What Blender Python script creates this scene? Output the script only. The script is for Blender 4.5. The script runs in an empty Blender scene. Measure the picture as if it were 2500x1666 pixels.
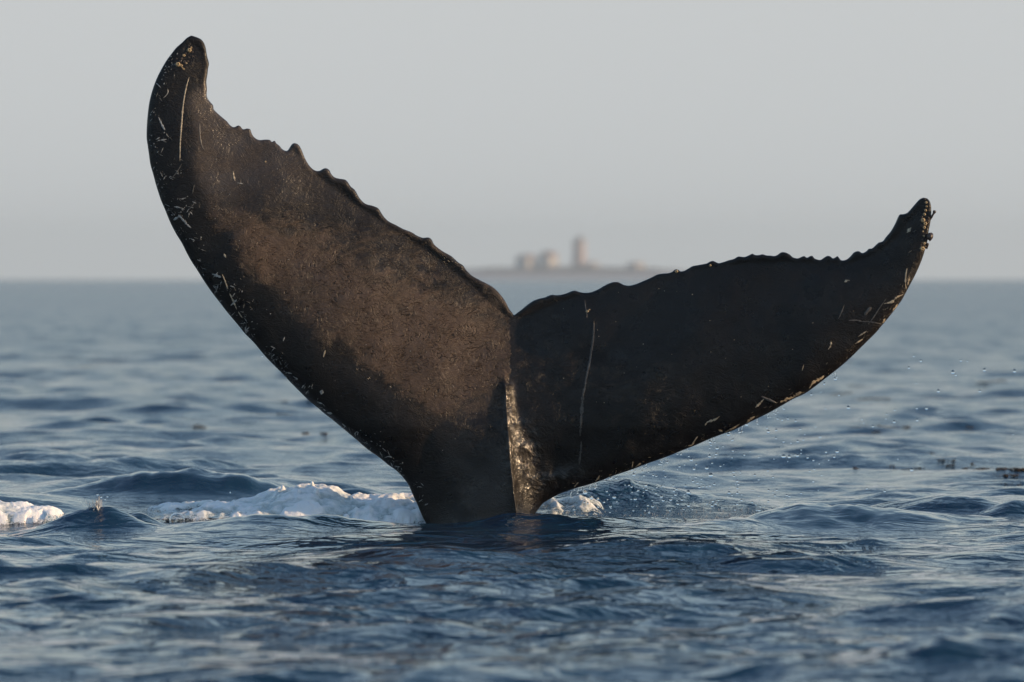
import bpy, bmesh, math, random
import numpy as np
from mathutils import Vector, Matrix
from mathutils.geometry import delaunay_2d_cdt

random.seed(7)
rng = np.random.RandomState(7)
scene = bpy.context.scene
COL = scene.collection

# ------------------------------------------------------------------ camera
CAM_H = 1.333          # metres above calm water
FPX = 15750.0          # focal length in photo pixels (2500 wide)
HORIZON = 680.0        # photo row of the horizon
cam_d = bpy.data.cameras.new('camera')
cam_d.sensor_width = 36.0
cam_d.lens = FPX / 2500.0 * 36.0
cam_d.clip_start = 0.5
cam_d.clip_end = 60000.0
cam_d.dof.use_dof = True
cam_d.dof.focus_distance = 34.9
cam_d.dof.aperture_fstop = 3.7
cam = bpy.data.objects.new('camera', cam_d)
COL.objects.link(cam)
cam.location = (0, 0, CAM_H)
cam.rotation_euler = (math.radians(90) - math.atan((833.0 - HORIZON) / FPX), 0, 0)
scene.camera = cam

# ------------------------------------------------------------------ light
SUN_AZ_Y = -0.20       # the sun stands to the right, slightly on the camera's side
SUN_DIR = Vector((0.96, SUN_AZ_Y, 0.23)).normalized()
SUN_EL = math.asin(SUN_DIR.z)
SUN_ROT = math.atan2(SUN_DIR.x, SUN_DIR.y)     # measured from +Y, clockwise

world = bpy.data.worlds.new('World')
scene.world = world
world.use_nodes = True
wt = world.node_tree
bg = wt.nodes['Background']
sky = wt.nodes.new('ShaderNodeTexSky')
sky.sky_type = 'NISHITA'
sky.sun_disc = False
sky.sun_elevation = SUN_EL
sky.sun_rotation = SUN_ROT
sky.air_density = 1.0
sky.dust_density = 0.6
sky.ozone_density = 1.0
hsv = wt.nodes.new('ShaderNodeHueSaturation')
hsv.inputs['Saturation'].default_value = 1.15
wt.links.new(sky.outputs[0], hsv.inputs['Color'])
# pale sea haze that thins out with height above the horizon, the same all round
w_tc = wt.nodes.new('ShaderNodeTexCoord')
w_sp = wt.nodes.new('ShaderNodeSeparateXYZ'); wt.links.new(w_tc.outputs['Generated'], w_sp.inputs[0])
w_ab = wt.nodes.new('ShaderNodeMath'); w_ab.operation = 'ABSOLUTE'; wt.links.new(w_sp.outputs['Z'], w_ab.inputs[0])
w_ml = wt.nodes.new('ShaderNodeMath'); w_ml.operation = 'MULTIPLY'; wt.links.new(w_ab.outputs[0], w_ml.inputs[0]); w_ml.inputs[1].default_value = -7.0
w_ex = wt.nodes.new('ShaderNodeMath'); w_ex.operation = 'EXPONENT'; wt.links.new(w_ml.outputs[0], w_ex.inputs[0])
w_gn = wt.nodes.new('ShaderNodeMath'); w_gn.operation = 'MULTIPLY'; w_gn.use_clamp = True; wt.links.new(w_ex.outputs[0], w_gn.inputs[0]); w_gn.inputs[1].default_value = 1.35
w_mx = wt.nodes.new('ShaderNodeMix'); w_mx.data_type = 'RGBA'
wt.links.new(w_gn.outputs[0], w_mx.inputs[0])
wt.links.new(hsv.outputs[0], w_mx.inputs[6])
w_mx.inputs[7].default_value = (3.07, 3.17, 3.20, 1)
wt.links.new(w_mx.outputs[2], bg.inputs['Color'])
bg.inputs['Strength'].default_value = 0.15

sun_d = bpy.data.lights.new('sun', 'SUN')
sun_d.energy = 3.7
sun_d.angle = math.radians(0.5)
sun_d.color = (1.0, 0.68, 0.39)
sun = bpy.data.objects.new('sun', sun_d)
COL.objects.link(sun)
sun.rotation_euler = (-SUN_DIR).to_track_quat('-Z', 'Y').to_euler()
sun.location = (60, -20, 30)

scene.view_settings.view_transform = 'Standard'
scene.view_settings.look = 'None'
scene.view_settings.gamma = 1.0
scene.view_settings.exposure = 0.38
scene.view_settings.use_curve_mapping = False
scene.render.engine = 'CYCLES'
scene.cycles.use_denoising = True
scene.cycles.max_bounces = 8
scene.cycles.transmission_bounces = 8
scene.cycles.volume_bounces = 0
scene.cycles.sample_clamp_indirect = 6.0
scene.cycles.caustics_reflective = False
scene.cycles.caustics_refractive = False

# ------------------------------------------------------------------ helpers
def world_at(px, py, d):
    """world point seen at photo pixel (px, py) at distance d along +Y"""
    return Vector(((px - 1250.0) * d / FPX, d, CAM_H - (py - HORIZON) * d / FPX))

def tag(o, label=None, cat=None, group=None, kind=None):
    if label: o['label'] = label
    if cat: o['category'] = cat
    if group: o['group'] = group
    if kind: o['kind'] = kind
    return o

def empty(name, loc=(0, 0, 0)):
    o = bpy.data.objects.new(name, None)
    COL.objects.link(o)
    o.location = loc
    o.empty_display_size = 0.2
    return o

def mesh_obj(name, verts, faces, mat=None, parent=None, smooth=True):
    me = bpy.data.meshes.new(name)
    if isinstance(verts, np.ndarray) and isinstance(faces, np.ndarray):
        nv, nf, k = len(verts), len(faces), faces.shape[1]
        me.vertices.add(nv)
        me.vertices.foreach_set('co', verts.astype(np.float32).ravel())
        me.loops.add(nf * k)
        me.loops.foreach_set('vertex_index', faces.astype(np.int32).ravel())
        me.polygons.add(nf)
        me.polygons.foreach_set('loop_start', np.arange(0, nf * k, k, dtype=np.int32))
        me.polygons.foreach_set('loop_total', np.full(nf, k, dtype=np.int32))
        me.update(calc_edges=True)
    else:
        me.from_pydata([tuple(v) for v in verts], [], [tuple(f) for f in faces])
        me.update()
    if smooth:
        me.polygons.foreach_set('use_smooth', np.ones(len(me.polygons), dtype=bool))
    if mat: me.materials.append(mat)
    o = bpy.data.objects.new(name, me)
    COL.objects.link(o)
    if parent is not None: o.parent = parent
    return o

def set_attr(o, name, vals):
    a = o.data.attributes.new(name, 'FLOAT', 'POINT')
    a.data.foreach_set('value', np.asarray(vals, dtype=np.float32).ravel())

def smooth01(x):
    x = np.clip(x, 0, 1)
    return x * x * (3 - 2 * x)

def vnoise(x, y, seed=0):
    """2-D gradient-like value noise, numpy, range about -1..1"""
    xi = np.floor(x).astype(np.int64); yi = np.floor(y).astype(np.int64)
    fx = x - xi; fy = y - yi
    fx = fx * fx * fx * (fx * (fx * 6 - 15) + 10); fy = fy * fy * fy * (fy * (fy * 6 - 15) + 10)
    def h(a, b):
        n = (a * 374761393 + b * 668265263 + seed * 1442695041) & 0x7fffffff
        n = ((n ^ (n >> 13)) * 1274126177) & 0x7fffffff
        n = n ^ (n >> 16)
        return (n & 0xffff) / 32767.5 - 1.0
    return ((h(xi, yi) * (1 - fx) + h(xi + 1, yi) * fx) * (1 - fy)
            + (h(xi, yi + 1) * (1 - fx) + h(xi + 1, yi + 1) * fx) * fy)

def fbm(x, y, octs=4, seed=0, gain=0.5):
    s = 0.0; a = 1.0; n = 0.0
    for k in range(octs):
        s = s + a * vnoise(x * 2 ** k + 17.3 * k, y * 2 ** k - 9.1 * k, seed + k)
        n += a; a *= gain
    return s / n

# ---- small node kit
class NT:
    def __init__(self, name):
        self.m = bpy.data.materials.new(name)
        self.m.use_nodes = True
        self.t = self.m.node_tree
        self.b = self.t.nodes['Principled BSDF']
        self.out = self.t.nodes['Material Output']
    def n(self, kind, **kw):
        nd = self.t.nodes.new(kind)
        for k, v in kw.items(): setattr(nd, k, v)
        return nd
    def link(self, a, b): self.t.links.new(a, b)
    def val(self, sock, v):
        if hasattr(v, 'links') or isinstance(v, bpy.types.NodeSocket): self.link(v, sock)
        else: sock.default_value = v
    def math(self, op, a, b=0.0, c=None, clamp=False):
        nd = self.n('ShaderNodeMath', operation=op, use_clamp=clamp)
        self.val(nd.inputs[0], a); self.val(nd.inputs[1], b)
        if c is not None: self.val(nd.inputs[2], c)
        return nd.outputs[0]
    def ramp(self, x, a, b, lo=0.0, hi=1.0):
        nd = self.n('ShaderNodeMapRange', interpolation_type='SMOOTHSTEP')
        self.val(nd.inputs[0], x)
        for i, v in enumerate((a, b, lo, hi)): self.val(nd.inputs[i + 1], v)
        return nd.outputs[0]
    def coord(self, scale=(1, 1, 1), rot=(0, 0, 0)):
        tc = self.n('ShaderNodeTexCoord')
        mp = self.n('ShaderNodeMapping')
        mp.inputs['Scale'].default_value = scale
        mp.inputs['Rotation'].default_value = rot
        self.link(tc.outputs['Object'], mp.inputs[0])
        return mp.outputs[0]
    def noise(self, vec, scale, detail=3.0, rough=0.5, dist=0.0):
        nd = self.n('ShaderNodeTexNoise')
        self.val(nd.inputs['Vector'], vec)
        nd.inputs['Scale'].default_value = scale
        nd.inputs['Detail'].default_value = detail
        nd.inputs['Roughness'].default_value = rough
        nd.inputs['Distortion'].default_value = dist
        return nd.outputs
    def mix(self, f, a, b):
        nd = self.n('ShaderNodeMix', data_type='RGBA')
        self.val(nd.inputs[0], f)
        for s, v in ((nd.inputs[6], a), (nd.inputs[7], b)):
            if isinstance(v, tuple): s.default_value = (*v, 1.0) if len(v) == 3 else v
            else: self.link(v, s)
        return nd.outputs[2]
    def attr(self, name):
        nd = self.n('ShaderNodeAttribute', attribute_name=name)
        return nd.outputs['Fac']
    def bump(self, h, dist, strength=1.0, prev=None):
        nd = self.n('ShaderNodeBump')
        nd.inputs['Strength'].default_value = strength
        nd.inputs['Distance'].default_value = dist
        self.link(h, nd.inputs['Height'])
        if prev is not None: self.link(prev, nd.inputs['Normal'])
        return nd.outputs[0]

def simple_mat(name, col, rough=0.6, var=0.15, scale=5.0, spec=0.5):
    k = NT(name)
    f = k.noise(k.coord(), scale, 4.0)[0]
    a = tuple(c * (1 - var) for c in col); b = tuple(c * (1 + var) for c in col)
    k.link(k.mix(k.ramp(f, 0.3, 0.7), a, b), k.b.inputs['Base Color'])
    k.b.inputs['Roughness'].default_value = rough
    k.b.inputs['Specular IOR Level'].default_value = spec
    return k.m

# ------------------------------------------------------------------ haze
HZ = (24000.0, 7800.0)
def haze():
    k = NT('haze_air')
    k.t.nodes.remove(k.b)
    v = k.n('ShaderNodeVolumePrincipled')
    v.inputs['Color'].default_value = (0.76, 0.90, 1.0, 1)
    v.inputs['Density'].default_value = 1.4e-4
    v.inputs['Anisotropy'].default_value = 0.1
    k.link(v.outputs[0], k.out.inputs['Volume'])
    x0, x1, y0, y1, z0, z1 = -12000, 12000, -450, 7600, -4.0, 60.0
    vs = [(x, y, z) for x in (x0, x1) for y in (y0, y1) for z in (z0, z1)]
    fs = [(0, 1, 3, 2), (4, 6, 7, 5), (0, 4, 5, 1), (2, 3, 7, 6), (0, 2, 6, 4), (1, 5, 7, 3)]
    o = mesh_obj('haze', vs, fs, k.m, smooth=False)
    tag(o, 'thin pale sea haze lying over the whole bay', None, kind='stuff')
haze()

# ------------------------------------------------------------------ water
def water_material():
    k = NT('sea_water')
    P = k.coord()
    geo = k.n('ShaderNodeNewGeometry')
    lost = k.attr('lost'); churn = k.attr('churn'); slick = k.attr('slick')
    def rnd_slope(scale, amp, detail=2.0):
        nz = k.noise(P, scale, detail, 0.55)
        sub = k.n('ShaderNodeVectorMath', operation='SUBTRACT')
        k.link(nz[1], sub.inputs[0]); sub.inputs[1].default_value = (0.5, 0.5, 0.5)
        sc = k.n('ShaderNodeVectorMath', operation='SCALE')
        k.link(sub.outputs[0], sc.inputs[0]); k.val(sc.inputs['Scale'], amp)
        return sc.outputs[0]
    def slope(scale, amp, detail, eps, stretch=(1, 1, 1), dist=0.0):
        """gradient of a ripple height field, by finite differences"""
        mp = k.n('ShaderNodeMapping'); k.link(P, mp.inputs[0]); mp.inputs['Scale'].default_value = stretch
        mp.inputs['Rotation'].default_value = (0, 0, 0.25)
        hs = []
        for off in ((0, 0, 0), (eps, 0, 0), (0, eps, 0)):
            a = k.n('ShaderNodeVectorMath', operation='ADD'); k.link(P, a.inputs[0]); a.inputs[1].default_value = off
            m2 = k.n('ShaderNodeMapping'); k.link(a.outputs[0], m2.inputs[0]); m2.inputs['Scale'].default_value = stretch
            hs.append(k.noise(m2.outputs[0], scale, detail, 0.5, dist)[0])
        cx = k.n('ShaderNodeCombineXYZ')
        k.link(k.math('SUBTRACT', hs[0], hs[1]), cx.inputs[0]); k.link(k.math('SUBTRACT', hs[0], hs[2]), cx.inputs[1])
        sc = k.n('ShaderNodeVectorMath', operation='SCALE')
        k.link(cx.outputs[0], sc.inputs[0]); k.val(sc.inputs['Scale'], k.math('DIVIDE', amp, eps))
        return sc.outputs[0]
    calm = k.math('SUBTRACT', 1.0, k.math('MULTIPLY', slick, 0.75), clamp=True)
    s1 = slope(3.6, k.math('MULTIPLY', calm, k.attr('fine')), 3.5, 0.006, (0.8, 1.25, 1), 0.6)
    s2 = slope(15.0, k.math('ADD', k.math('MULTIPLY', calm, 0.010), k.math('MULTIPLY', churn, 0.085)), 3.0, 0.004, (1, 1, 1), 0.4)
    s3 = rnd_slope(2.3, k.math('MULTIPLY', lost, 5.0), 2.0)
    ad = k.n('ShaderNodeVectorMath', operation='ADD'); k.link(s1, ad.inputs[0]); k.link(s2, ad.inputs[1])
    ad2 = k.n('ShaderNodeVectorMath', operation='ADD'); k.link(ad.outputs[0], ad2.inputs[0]); k.link(s3, ad2.inputs[1])
    fl = k.n('ShaderNodeVectorMath', operation='MULTIPLY'); k.link(ad2.outputs[0], fl.inputs[0]); fl.inputs[1].default_value = (1, 1, 0)
    nn = k.n('ShaderNodeVectorMath', operation='ADD'); k.link(geo.outputs['Normal'], nn.inputs[0]); k.link(fl.outputs[0], nn.inputs[1])
    no = k.n('ShaderNodeVectorMath', operation='NORMALIZE'); k.link(nn.outputs[0], no.inputs[0])
    k.link(no.outputs[0], k.b.inputs['Normal'])
    murk = k.noise(P, 0.6, 3.0)[0]
    k.link(k.mix(k.ramp(murk, 0.3, 0.7), (0.005, 0.026, 0.056), (0.008, 0.036, 0.074)), k.b.inputs['Base Color'])
    # waves too small for the grid far away become roughness
    k.link(k.math('ADD', 0.02, k.math('MULTIPLY', lost, 1.2)), k.b.inputs['Roughness'])
    k.b.inputs['IOR'].default_value = 1.333
    return k.m
M_WATER = water_material()

# local features of the sea: (px, crest row, distance, height, half length, width to camera, width behind, turn)
def crest(px, d, h, L, wf, wb, turn=0.0):
    return ((px - 1250.0) * d / FPX, d, h, L, wf, wb, turn)
CRESTS = [
    crest(470, 38.6, 0.135, 0.75, 0.24, 0.9, 0.10),
    crest(-60, 37.4, 0.085, 0.55, 0.24, 0.8, -0.1),
    crest(900, 38.0, 0.115, 0.55, 0.22, 0.8, -0.15),
    crest(225, 34.0, 0.135, 0.28, 0.18, 0.45, 0.25),
    crest(330, 34.5, 0.085, 0.13, 0.12, 0.25, -0.3),
    crest(700, 33.9, 0.085, 0.60, 0.25, 0.5, 0.05),
    crest(1290, 34.25, 0.058, 0.75, 0.30, 0.4, -0.05),
    crest(1480, 37.2, 0.168, 0.75, 0.60, 0.7, -0.2),
    crest(1330, 37.0, 0.075, 0.30, 0.5, 0.6, 0.0),
    crest(2040, 34.7, 0.140, 0.50, 0.50, 0.7, 0.75),
    crest(1840, 34.3, 0.065, 0.45, 0.35, 0.5, 0.9),
    crest(2330, 36.6, 0.085, 0.33, 0.22, 0.6, 0.2),
    crest(2480, 36.2, 0.085, 0.22, 0.22, 0.6, -0.2),
    crest(2200, 38.5, 0.060, 0.45, 0.25, 0.6, -0.3),
    crest(150, 44.0, 0.090, 1.2, 0.4, 1.2, 0.05),
    crest(2380, 21.6, 0.095, 0.42, 0.25, 0.5, 0.3),
    crest(620, 42.0, 0.065, 0.7, 0.3, 1.0, -0.1),
    crest(1960, 46.0, 0.080, 1.0, 0.4, 1.2, 0.05),
]
# a random directional sea
NW = 130
w_lam = np.exp(rng.uniform(math.log(0.20), math.log(5.0), NW))
w_lam[:10] = rng.uniform(3.0, 11.0, 10)
w_dir = rng.normal(0.25, 0.75, NW) + math.pi / 2 + math.pi
w_ph = rng.uniform(0, 2 * math.pi, NW)
w_k = 2 * math.pi / w_lam
w_slope = 0.0245 * np.where(w_lam > 1.4, (1.4 / w_lam) ** 0.8, 1.0) * rng.uniform(0.6, 1.4, NW)
w_amp = w_slope / w_k

def sea_field(x, y, sp, calm):
    """height, side shift, depth shift, slope lost to the grid"""
    H = np.zeros_like(x); DX = np.zeros_like(x); DY = np.zeros_like(x); lost = np.zeros_like(x)
    # group the waves with slow envelopes so that no pattern repeats
    env1 = 0.75 + 0.5 * fbm(x * 0.35, y * 0.12, 3, 3)
    env2 = 0.70 + 0.75 * fbm(x * 0.9 + 5, y * 0.25, 3, 11)
    quiet = 1 - 0.35 * np.exp(-((y - 36.2) / 2.6) ** 2) * np.exp(-(x / 4.5) ** 4)
    quiet = quiet * (1 + 0.28 * smooth01((34.0 - y) / 2.5))
    env1 = env1 * quiet; env2 = env2 * quiet
    for i in range(NW):
        kx = math.cos(w_dir[i]) * w_k[i]; ky = math.sin(w_dir[i]) * w_k[i]
        f = smooth01((w_lam[i] / sp - 2.5) / 3.0)
        e = env1 if w_lam[i] > 1.2 else env2
        a = w_amp[i] * f * e
        if w_lam[i] < 1.5: a = a * calm
        th = kx * x + ky * y + w_ph[i]
        c = np.cos(th); s = np.sin(th)
        H += a * c
        q = 0.75
        DX -= a * s * math.cos(w_dir[i]) * q
        DY -= a * s * math.sin(w_dir[i]) * q
        lost += (w_slope[i] * (1 - f)) ** 2 * 0.5
    return H, DX, DY, np.sqrt(lost)

def ridge(x, y, c):
    cx, cy, h, L, wf, wb, turn = c
    u = (x - cx) * math.cos(turn) + (y - cy) * math.sin(turn)
    v = -(x - cx) * math.sin(turn) + (y - cy) * math.cos(turn)
    v = v + 0.08 * np.sin(u * 5.0 + cx * 3)
    w = np.where(v < 0, wf, wb)
    return h * np.exp(-(u / L) ** 2) * np.exp(-np.abs(v / w) ** 1.6)

def local_feats(x, y):
    R = np.zeros_like(x)
    for c in CRESTS:
        R = np.maximum(R, ridge(x, y, c)) + 0.25 * np.minimum(R, ridge(x, y, c))
    R = R * (1 + 0.35 * fbm(x * 3.2, y * 2.4, 3, 61)) + R * 0.12 * np.abs(fbm(x * 9, y * 5, 2, 62))
    # hollow in the water just right of the tail stock
    R -= 0.03 * np.exp(-((x - 0.9) / 0.8) ** 2 - ((y - 35.2) / 0.5) ** 2)
    return R

def churn_at(x, y):
    """the rain-pocked face right of the tail"""
    X = (x - 0.80) / 0.85; Y = (y - 36.3 + 0.2 * x) / 0.95
    e = X ** 4 + Y ** 4
    n = fbm(x * 2.5, y * 1.2, 3, 21)
    a = np.clip(1.25 - e + 0.5 * n, 0, 1)
    X2 = (x - 1.95) / 0.35; Y2 = (y - 36.4) / 0.8
    b = 0.35 * np.clip(1.0 - X2 ** 2 - Y2 ** 2 + 0.5 * n, 0, 1)
    return np.maximum(a, b)

def slick_at(x, y):
    a = np.exp(-((x - 1.75) / 0.75) ** 2 - ((y - 34.6) / 0.8) ** 2)
    b = np.exp(-((x - 0.75) / 0.65) ** 2 - ((y - 34.6) / 0.45) ** 2)
    c = 0.7 * np.exp(-((x + 1.3) / 0.9) ** 2 - ((y - 33.9) / 0.5) ** 2)
    d = 0.8 * np.exp(-((x + 1.8) / 1.6) ** 2 - ((y - 38.2) / 1.0) ** 2)
    return np.clip(np.maximum(np.maximum(a, b), np.maximum(c, d)) * 1.1, 0, 1)

def fine_at(x, y):
    """amplitude of the small ripples: breezy in front of the tail, glassy patches behind it"""
    f = np.where(y < 34.5, 0.100, 0.100 - 0.075 * smooth01((y - 34.5) / 2.5))
    return f * (0.75 + 0.6 * fbm(x * 0.6 + 9, y * 0.16, 3, 33))

def sea_height(x, y):
    x = np.atleast_1d(np.asarray(x, float)); y = np.atleast_1d(np.asarray(y, float))
    sp = np.full_like(x, 0.05)
    sl = slick_at(x, y)
    H, _, _, _ = sea_field(x, y, sp, 1 - 0.75 * sl)
    return H + local_feats(x, y)

def build_sea():
    ys = [-420.0]
    for v in np.linspace(-380, -40, 8): ys.append(v)
    for v in np.linspace(-30, 8, 14): ys.append(v)
    y = 8.0
    while y < 16: y += 0.25; ys.append(y)
    while y < 7400:
        y += 0.00118 * y * (1 + (y / 140.0) ** 1.3)
        ys.append(y)
    ys = np.array(ys)
    tn = np.linspace(-0.095, 0.095, 530)
    side = np.cumsum(np.geomspace(0.0008, 0.12, 32))
    side = 0.095 + side * (1.4 / side[-1])
    cols = np.concatenate([-side[::-1], tn, side])
    w = np.maximum(np.abs(ys), 10.0)
    X = w[:, None] * cols[None, :]
    Y = np.repeat(ys[:, None], len(cols), 1)
    sr = np.gradient(ys)[:, None] * np.ones_like(X)
    sc = np.abs(np.gradient(X, axis=1))
    sp = np.maximum(sr, sc)
    sl = slick_at(X, Y)
    H, DX, DY, lost = sea_field(X, Y, sp, 1 - 0.75 * sl)
    R = local_feats(X, Y)
    V = np.stack([X + DX, Y + DY, H + R], -1).reshape(-1, 3)
    nr, nc = X.shape
    idx = np.arange(nr * nc).reshape(nr, nc)
    F = np.stack([idx[:-1, :-1], idx[:-1, 1:], idx[1:, 1:], idx[1:, :-1]], -1).reshape(-1, 4)
    o = mesh_obj('sea', V, F, M_WATER)
    set_attr(o, 'lost', lost)
    set_attr(o, 'churn', churn_at(X, Y))
    set_attr(o, 'slick', sl)
    set_attr(o, 'fine', fine_at(X, Y))
    tag(o, 'cold blue sea with short choppy waves reaching the horizon', kind='structure')
    print('sea', nr, nc, len(F))
build_sea()

# ------------------------------------------------------------------ whale tail
D0 = 35.0
def zz(ox, oy, s, pts): return [(ox + s * a, oy + s * b) for a, b in pts]
Z1 = lambda p: zz(340, 60, 0.3189, p)
Z2 = lambda p: zz(740, 360, 0.3188, p)
Z3 = lambda p: zz(1200, 560, 0.2551, p)
Z4 = lambda p: zz(1750, 460, 0.3188, p)
Z5 = lambda p: zz(350, 400, 0.3190, p)
Z6 = lambda p: zz(600, 800, 0.3189, p)
Z7 = lambda p: zz(950, 880, 0.2806, p)
Z8 = lambda p: zz(1400, 850, 0.2975, p)
trail_l = Z1([(400,86),(430,95),(470,112),(495,140),(510,180),(515,210),(522,250),(535,300),(528,340),(524,380),(515,440),(520,490),(518,545),(530,575),(550,600),(568,622),(572,650),(600,680),(640,715),(672,742),(690,765),(715,785),(735,785),(755,774),(775,780),(790,800),(805,803),(825,797),(850,803),(858,825),(870,850),(890,872),(920,885),(960,882),(1000,884),(1015,900),(1035,890),(1050,910),(1075,930),(1090,950),(1115,966),(1135,965),(1155,935),(1170,915),(1190,908),(1220,922),(1240,955),(1262,1010),(1285,1055),(1310,1090),(1345,1118),(1380,1120),(1405,1105),(1430,1100),(1455,1115),(1470,1145),(1495,1170),(1530,1180)]) \
  + Z2([(310,244),(330,252),(345,270),(365,300),(395,325),(410,350),(430,385),(460,420),(490,437),(530,447),(575,467),(600,505),(625,540),(660,570),(710,595),(760,622),(830,650),(870,675),(915,692),(960,690),(985,708),(1005,745),(1060,790),(1130,830),(1160,855),(1190,882),(1225,905),(1250,940),(1290,980),(1340,1010),(1400,1040),(1455,1072),(1500,1115),(1540,1165),(1560,1200),(1580,1240),(1603,1268),(1612,1285)])
trail_r = Z3([(211,822),(235,808),(280,775),(340,725),(400,685),(460,663),(510,652),(570,628),(640,630),(710,615),(760,595),(800,587),(850,603),(910,608),(960,600),(1020,575),(1070,545),(1120,520),(1170,505),(1215,508),(1260,530),(1310,540),(1370,528),(1440,500),(1520,465),(1580,435),(1630,425),(1690,420),(1725,408),(1745,390),(1765,383),(1790,392),(1800,403),(1840,398),(1880,375),(1920,353),(1980,342),(2050,328),(2080,312),(2110,303),(2140,315),(2165,325),(2210,315),(2260,298),(2310,285)]) \
  + Z4([(157,523),(200,527),(235,515),(262,502),(285,512),(315,512),(340,506),(370,515),(400,516),(430,520),(455,510),(480,492),(510,492),(545,508),(570,530),(605,538),(630,528),(655,520),(675,533),(700,520),(718,520),(735,540),(775,550),(800,535),(825,520),(850,522),(870,538),(890,530),(905,520),(918,535),(935,553),(970,548),(1000,525),(1030,492),(1065,483),(1090,498),(1120,485),(1140,465),(1165,462),(1195,435),(1215,418),(1245,408),(1270,375),(1300,340),(1325,300),(1345,260),(1360,225),(1375,205),(1400,203),(1430,192),(1460,160),(1490,125),(1520,92),(1550,78)])
lead_r = Z4([(1580,85),(1600,110),(1608,140),(1610,190),(1608,230),(1600,280),(1590,330),(1585,380),(1575,430),(1560,480),(1550,515),(1530,570),(1500,640),(1470,700),(1430,775),(1390,850),(1340,920),(1290,985),(1240,1045),(1190,1105),(1130,1165),(1070,1225),(1010,1285),(950,1340),(890,1390),(820,1445),(750,1500),(690,1545)]) \
  + Z8([(1860,378),(1790,410),(1700,462),(1600,520),(1500,570),(1400,620),(1300,670),(1200,705),(1100,745),(1000,790),(900,830),(800,872),(700,910),(600,945),(500,985),(400,1020),(300,1055),(200,1095),(120,1120),(50,1140)]) \
  + Z7([(1604,1118),(1500,1155),(1430,1190),(1370,1225),(1340,1245),(1310,1280),(1280,1320),(1250,1365),(1232,1395),(1215,1450),(1205,1520),(1200,1750)])
lead_l = Z7([(380,1750),(365,1600),(350,1500),(325,1430),(295,1370),(265,1300),(240,1240),(215,1190),(190,1130),(165,1080),(130,1030),(90,985),(45,945),(0,915)]) \
  + Z6([(1060,1025),(1010,985),(950,945),(900,905),(850,860),(790,810),(730,760),(670,710),(600,655),(560,620),(500,572),(450,525),(400,475),(350,425),(290,360),(230,300),(170,240),(110,170),(60,110),(0,50)]) \
  + Z5([(740,1250),(690,1190),(640,1130),(590,1065),(540,1000),(500,945),(460,885),(420,820),(380,760),(340,690),(300,610),(260,545),(225,480),(200,425),(170,350),(140,280),(120,220),(100,155),(80,80),(60,10)]) \
  + Z1([(80,1000),(70,930),(62,870),(63,780),(70,690),(80,610),(95,540),(115,475),(140,410),(175,340),(210,280),(250,225),(285,180),(330,140),(365,105)])

def resample(pts, step):
    """Catmull-Rom smoothed and evenly spaced"""
    P = np.array(pts, float); n = len(P)
    out = []
    for i in range(n - 1):
        p0 = P[max(i - 1, 0)]; p1 = P[i]; p2 = P[i + 1]; p3 = P[min(i + 2, n - 1)]
        m = max(2, int(np.hypot(*(p2 - p1)) / 1.0))
        for t in np.arange(m) / m:
            out.append(0.5 * ((2 * p1) + (-p0 + p2) * t + (2 * p0 - 5 * p1 + 4 * p2 - p3) * t * t + (-p0 + 3 * p1 - 3 * p2 + p3) * t ** 3))
    out.append(P[-1])
    out = np.array(out)
    s = np.concatenate([[0], np.cumsum(np.hypot(*np.diff(out, axis=0).T))])
    k = max(2, int(s[-1] / step))
    t = np.linspace(0, s[-1], k)
    return np.stack([np.interp(t, s, out[:, 0]), np.interp(t, s, out[:, 1])], 1)

trail = resample(trail_l + trail_r[1:], 3.5)
lead_R = resample([trail_r[-1]] + lead_r, 3.5)
lead_L = resample(lead_l + [trail_l[0]], 3.5)
outline = np.concatenate([trail[:-1], lead_R, lead_L[:-1]])      # clockwise on screen

def poly_dist(q, poly, closed=False):
    A = poly[:-1]; B = poly[1:]
    if closed: A = poly; B = np.roll(poly, -1, 0)
    AB = B - A; L2 = (AB ** 2).sum(1) + 1e-9
    res = np.empty(len(q))
    for i in range(0, len(q), 2000):
        Q = q[i:i + 2000, None, :]
        t = np.clip(((Q - A[None]) * AB[None]).sum(2) / L2, 0, 1)
        d = Q - (A[None] + t[..., None] * AB[None])
        res[i:i + 2000] = np.sqrt((d ** 2).sum(2).min(1))
    return res

def inside(q, poly):
    A = poly; B = np.roll(poly, -1, 0)
    res = np.zeros(len(q), bool)
    for i in range(0, len(q), 4000):
        x = q[i:i + 4000, 0][:, None]; y = q[i:i + 4000, 1][:, None]
        c = ((A[None, :, 1] > y) != (B[None, :, 1] > y))
        xi = A[None, :, 0] + (y - A[None, :, 1]) * (B[None, :, 0] - A[None, :, 0]) / (B[None, :, 1] - A[None, :, 1] + 1e-12)
        res[i:i + 4000] = (np.sum(c & (x < xi), 1) % 2) == 1
    return res

trail_s = resample([(404, 87), (500, 130), (508, 215), (540, 270), (620, 330), (720, 370), (790, 440), (900, 520), (1010, 590), (1130, 680), (1254, 775),
                    (1400, 725), (1560, 685), (1750, 650), (1950, 640), (2080, 640), (2180, 580), (2243, 485)], 8)
M_PER_PX = D0 / FPX
RX = lambda y: np.interp(y, [880, 935, 1000, 1100, 1200, 1283, 1400], [1231, 1232, 1236, 1243, 1254, 1266, 1275])

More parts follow.
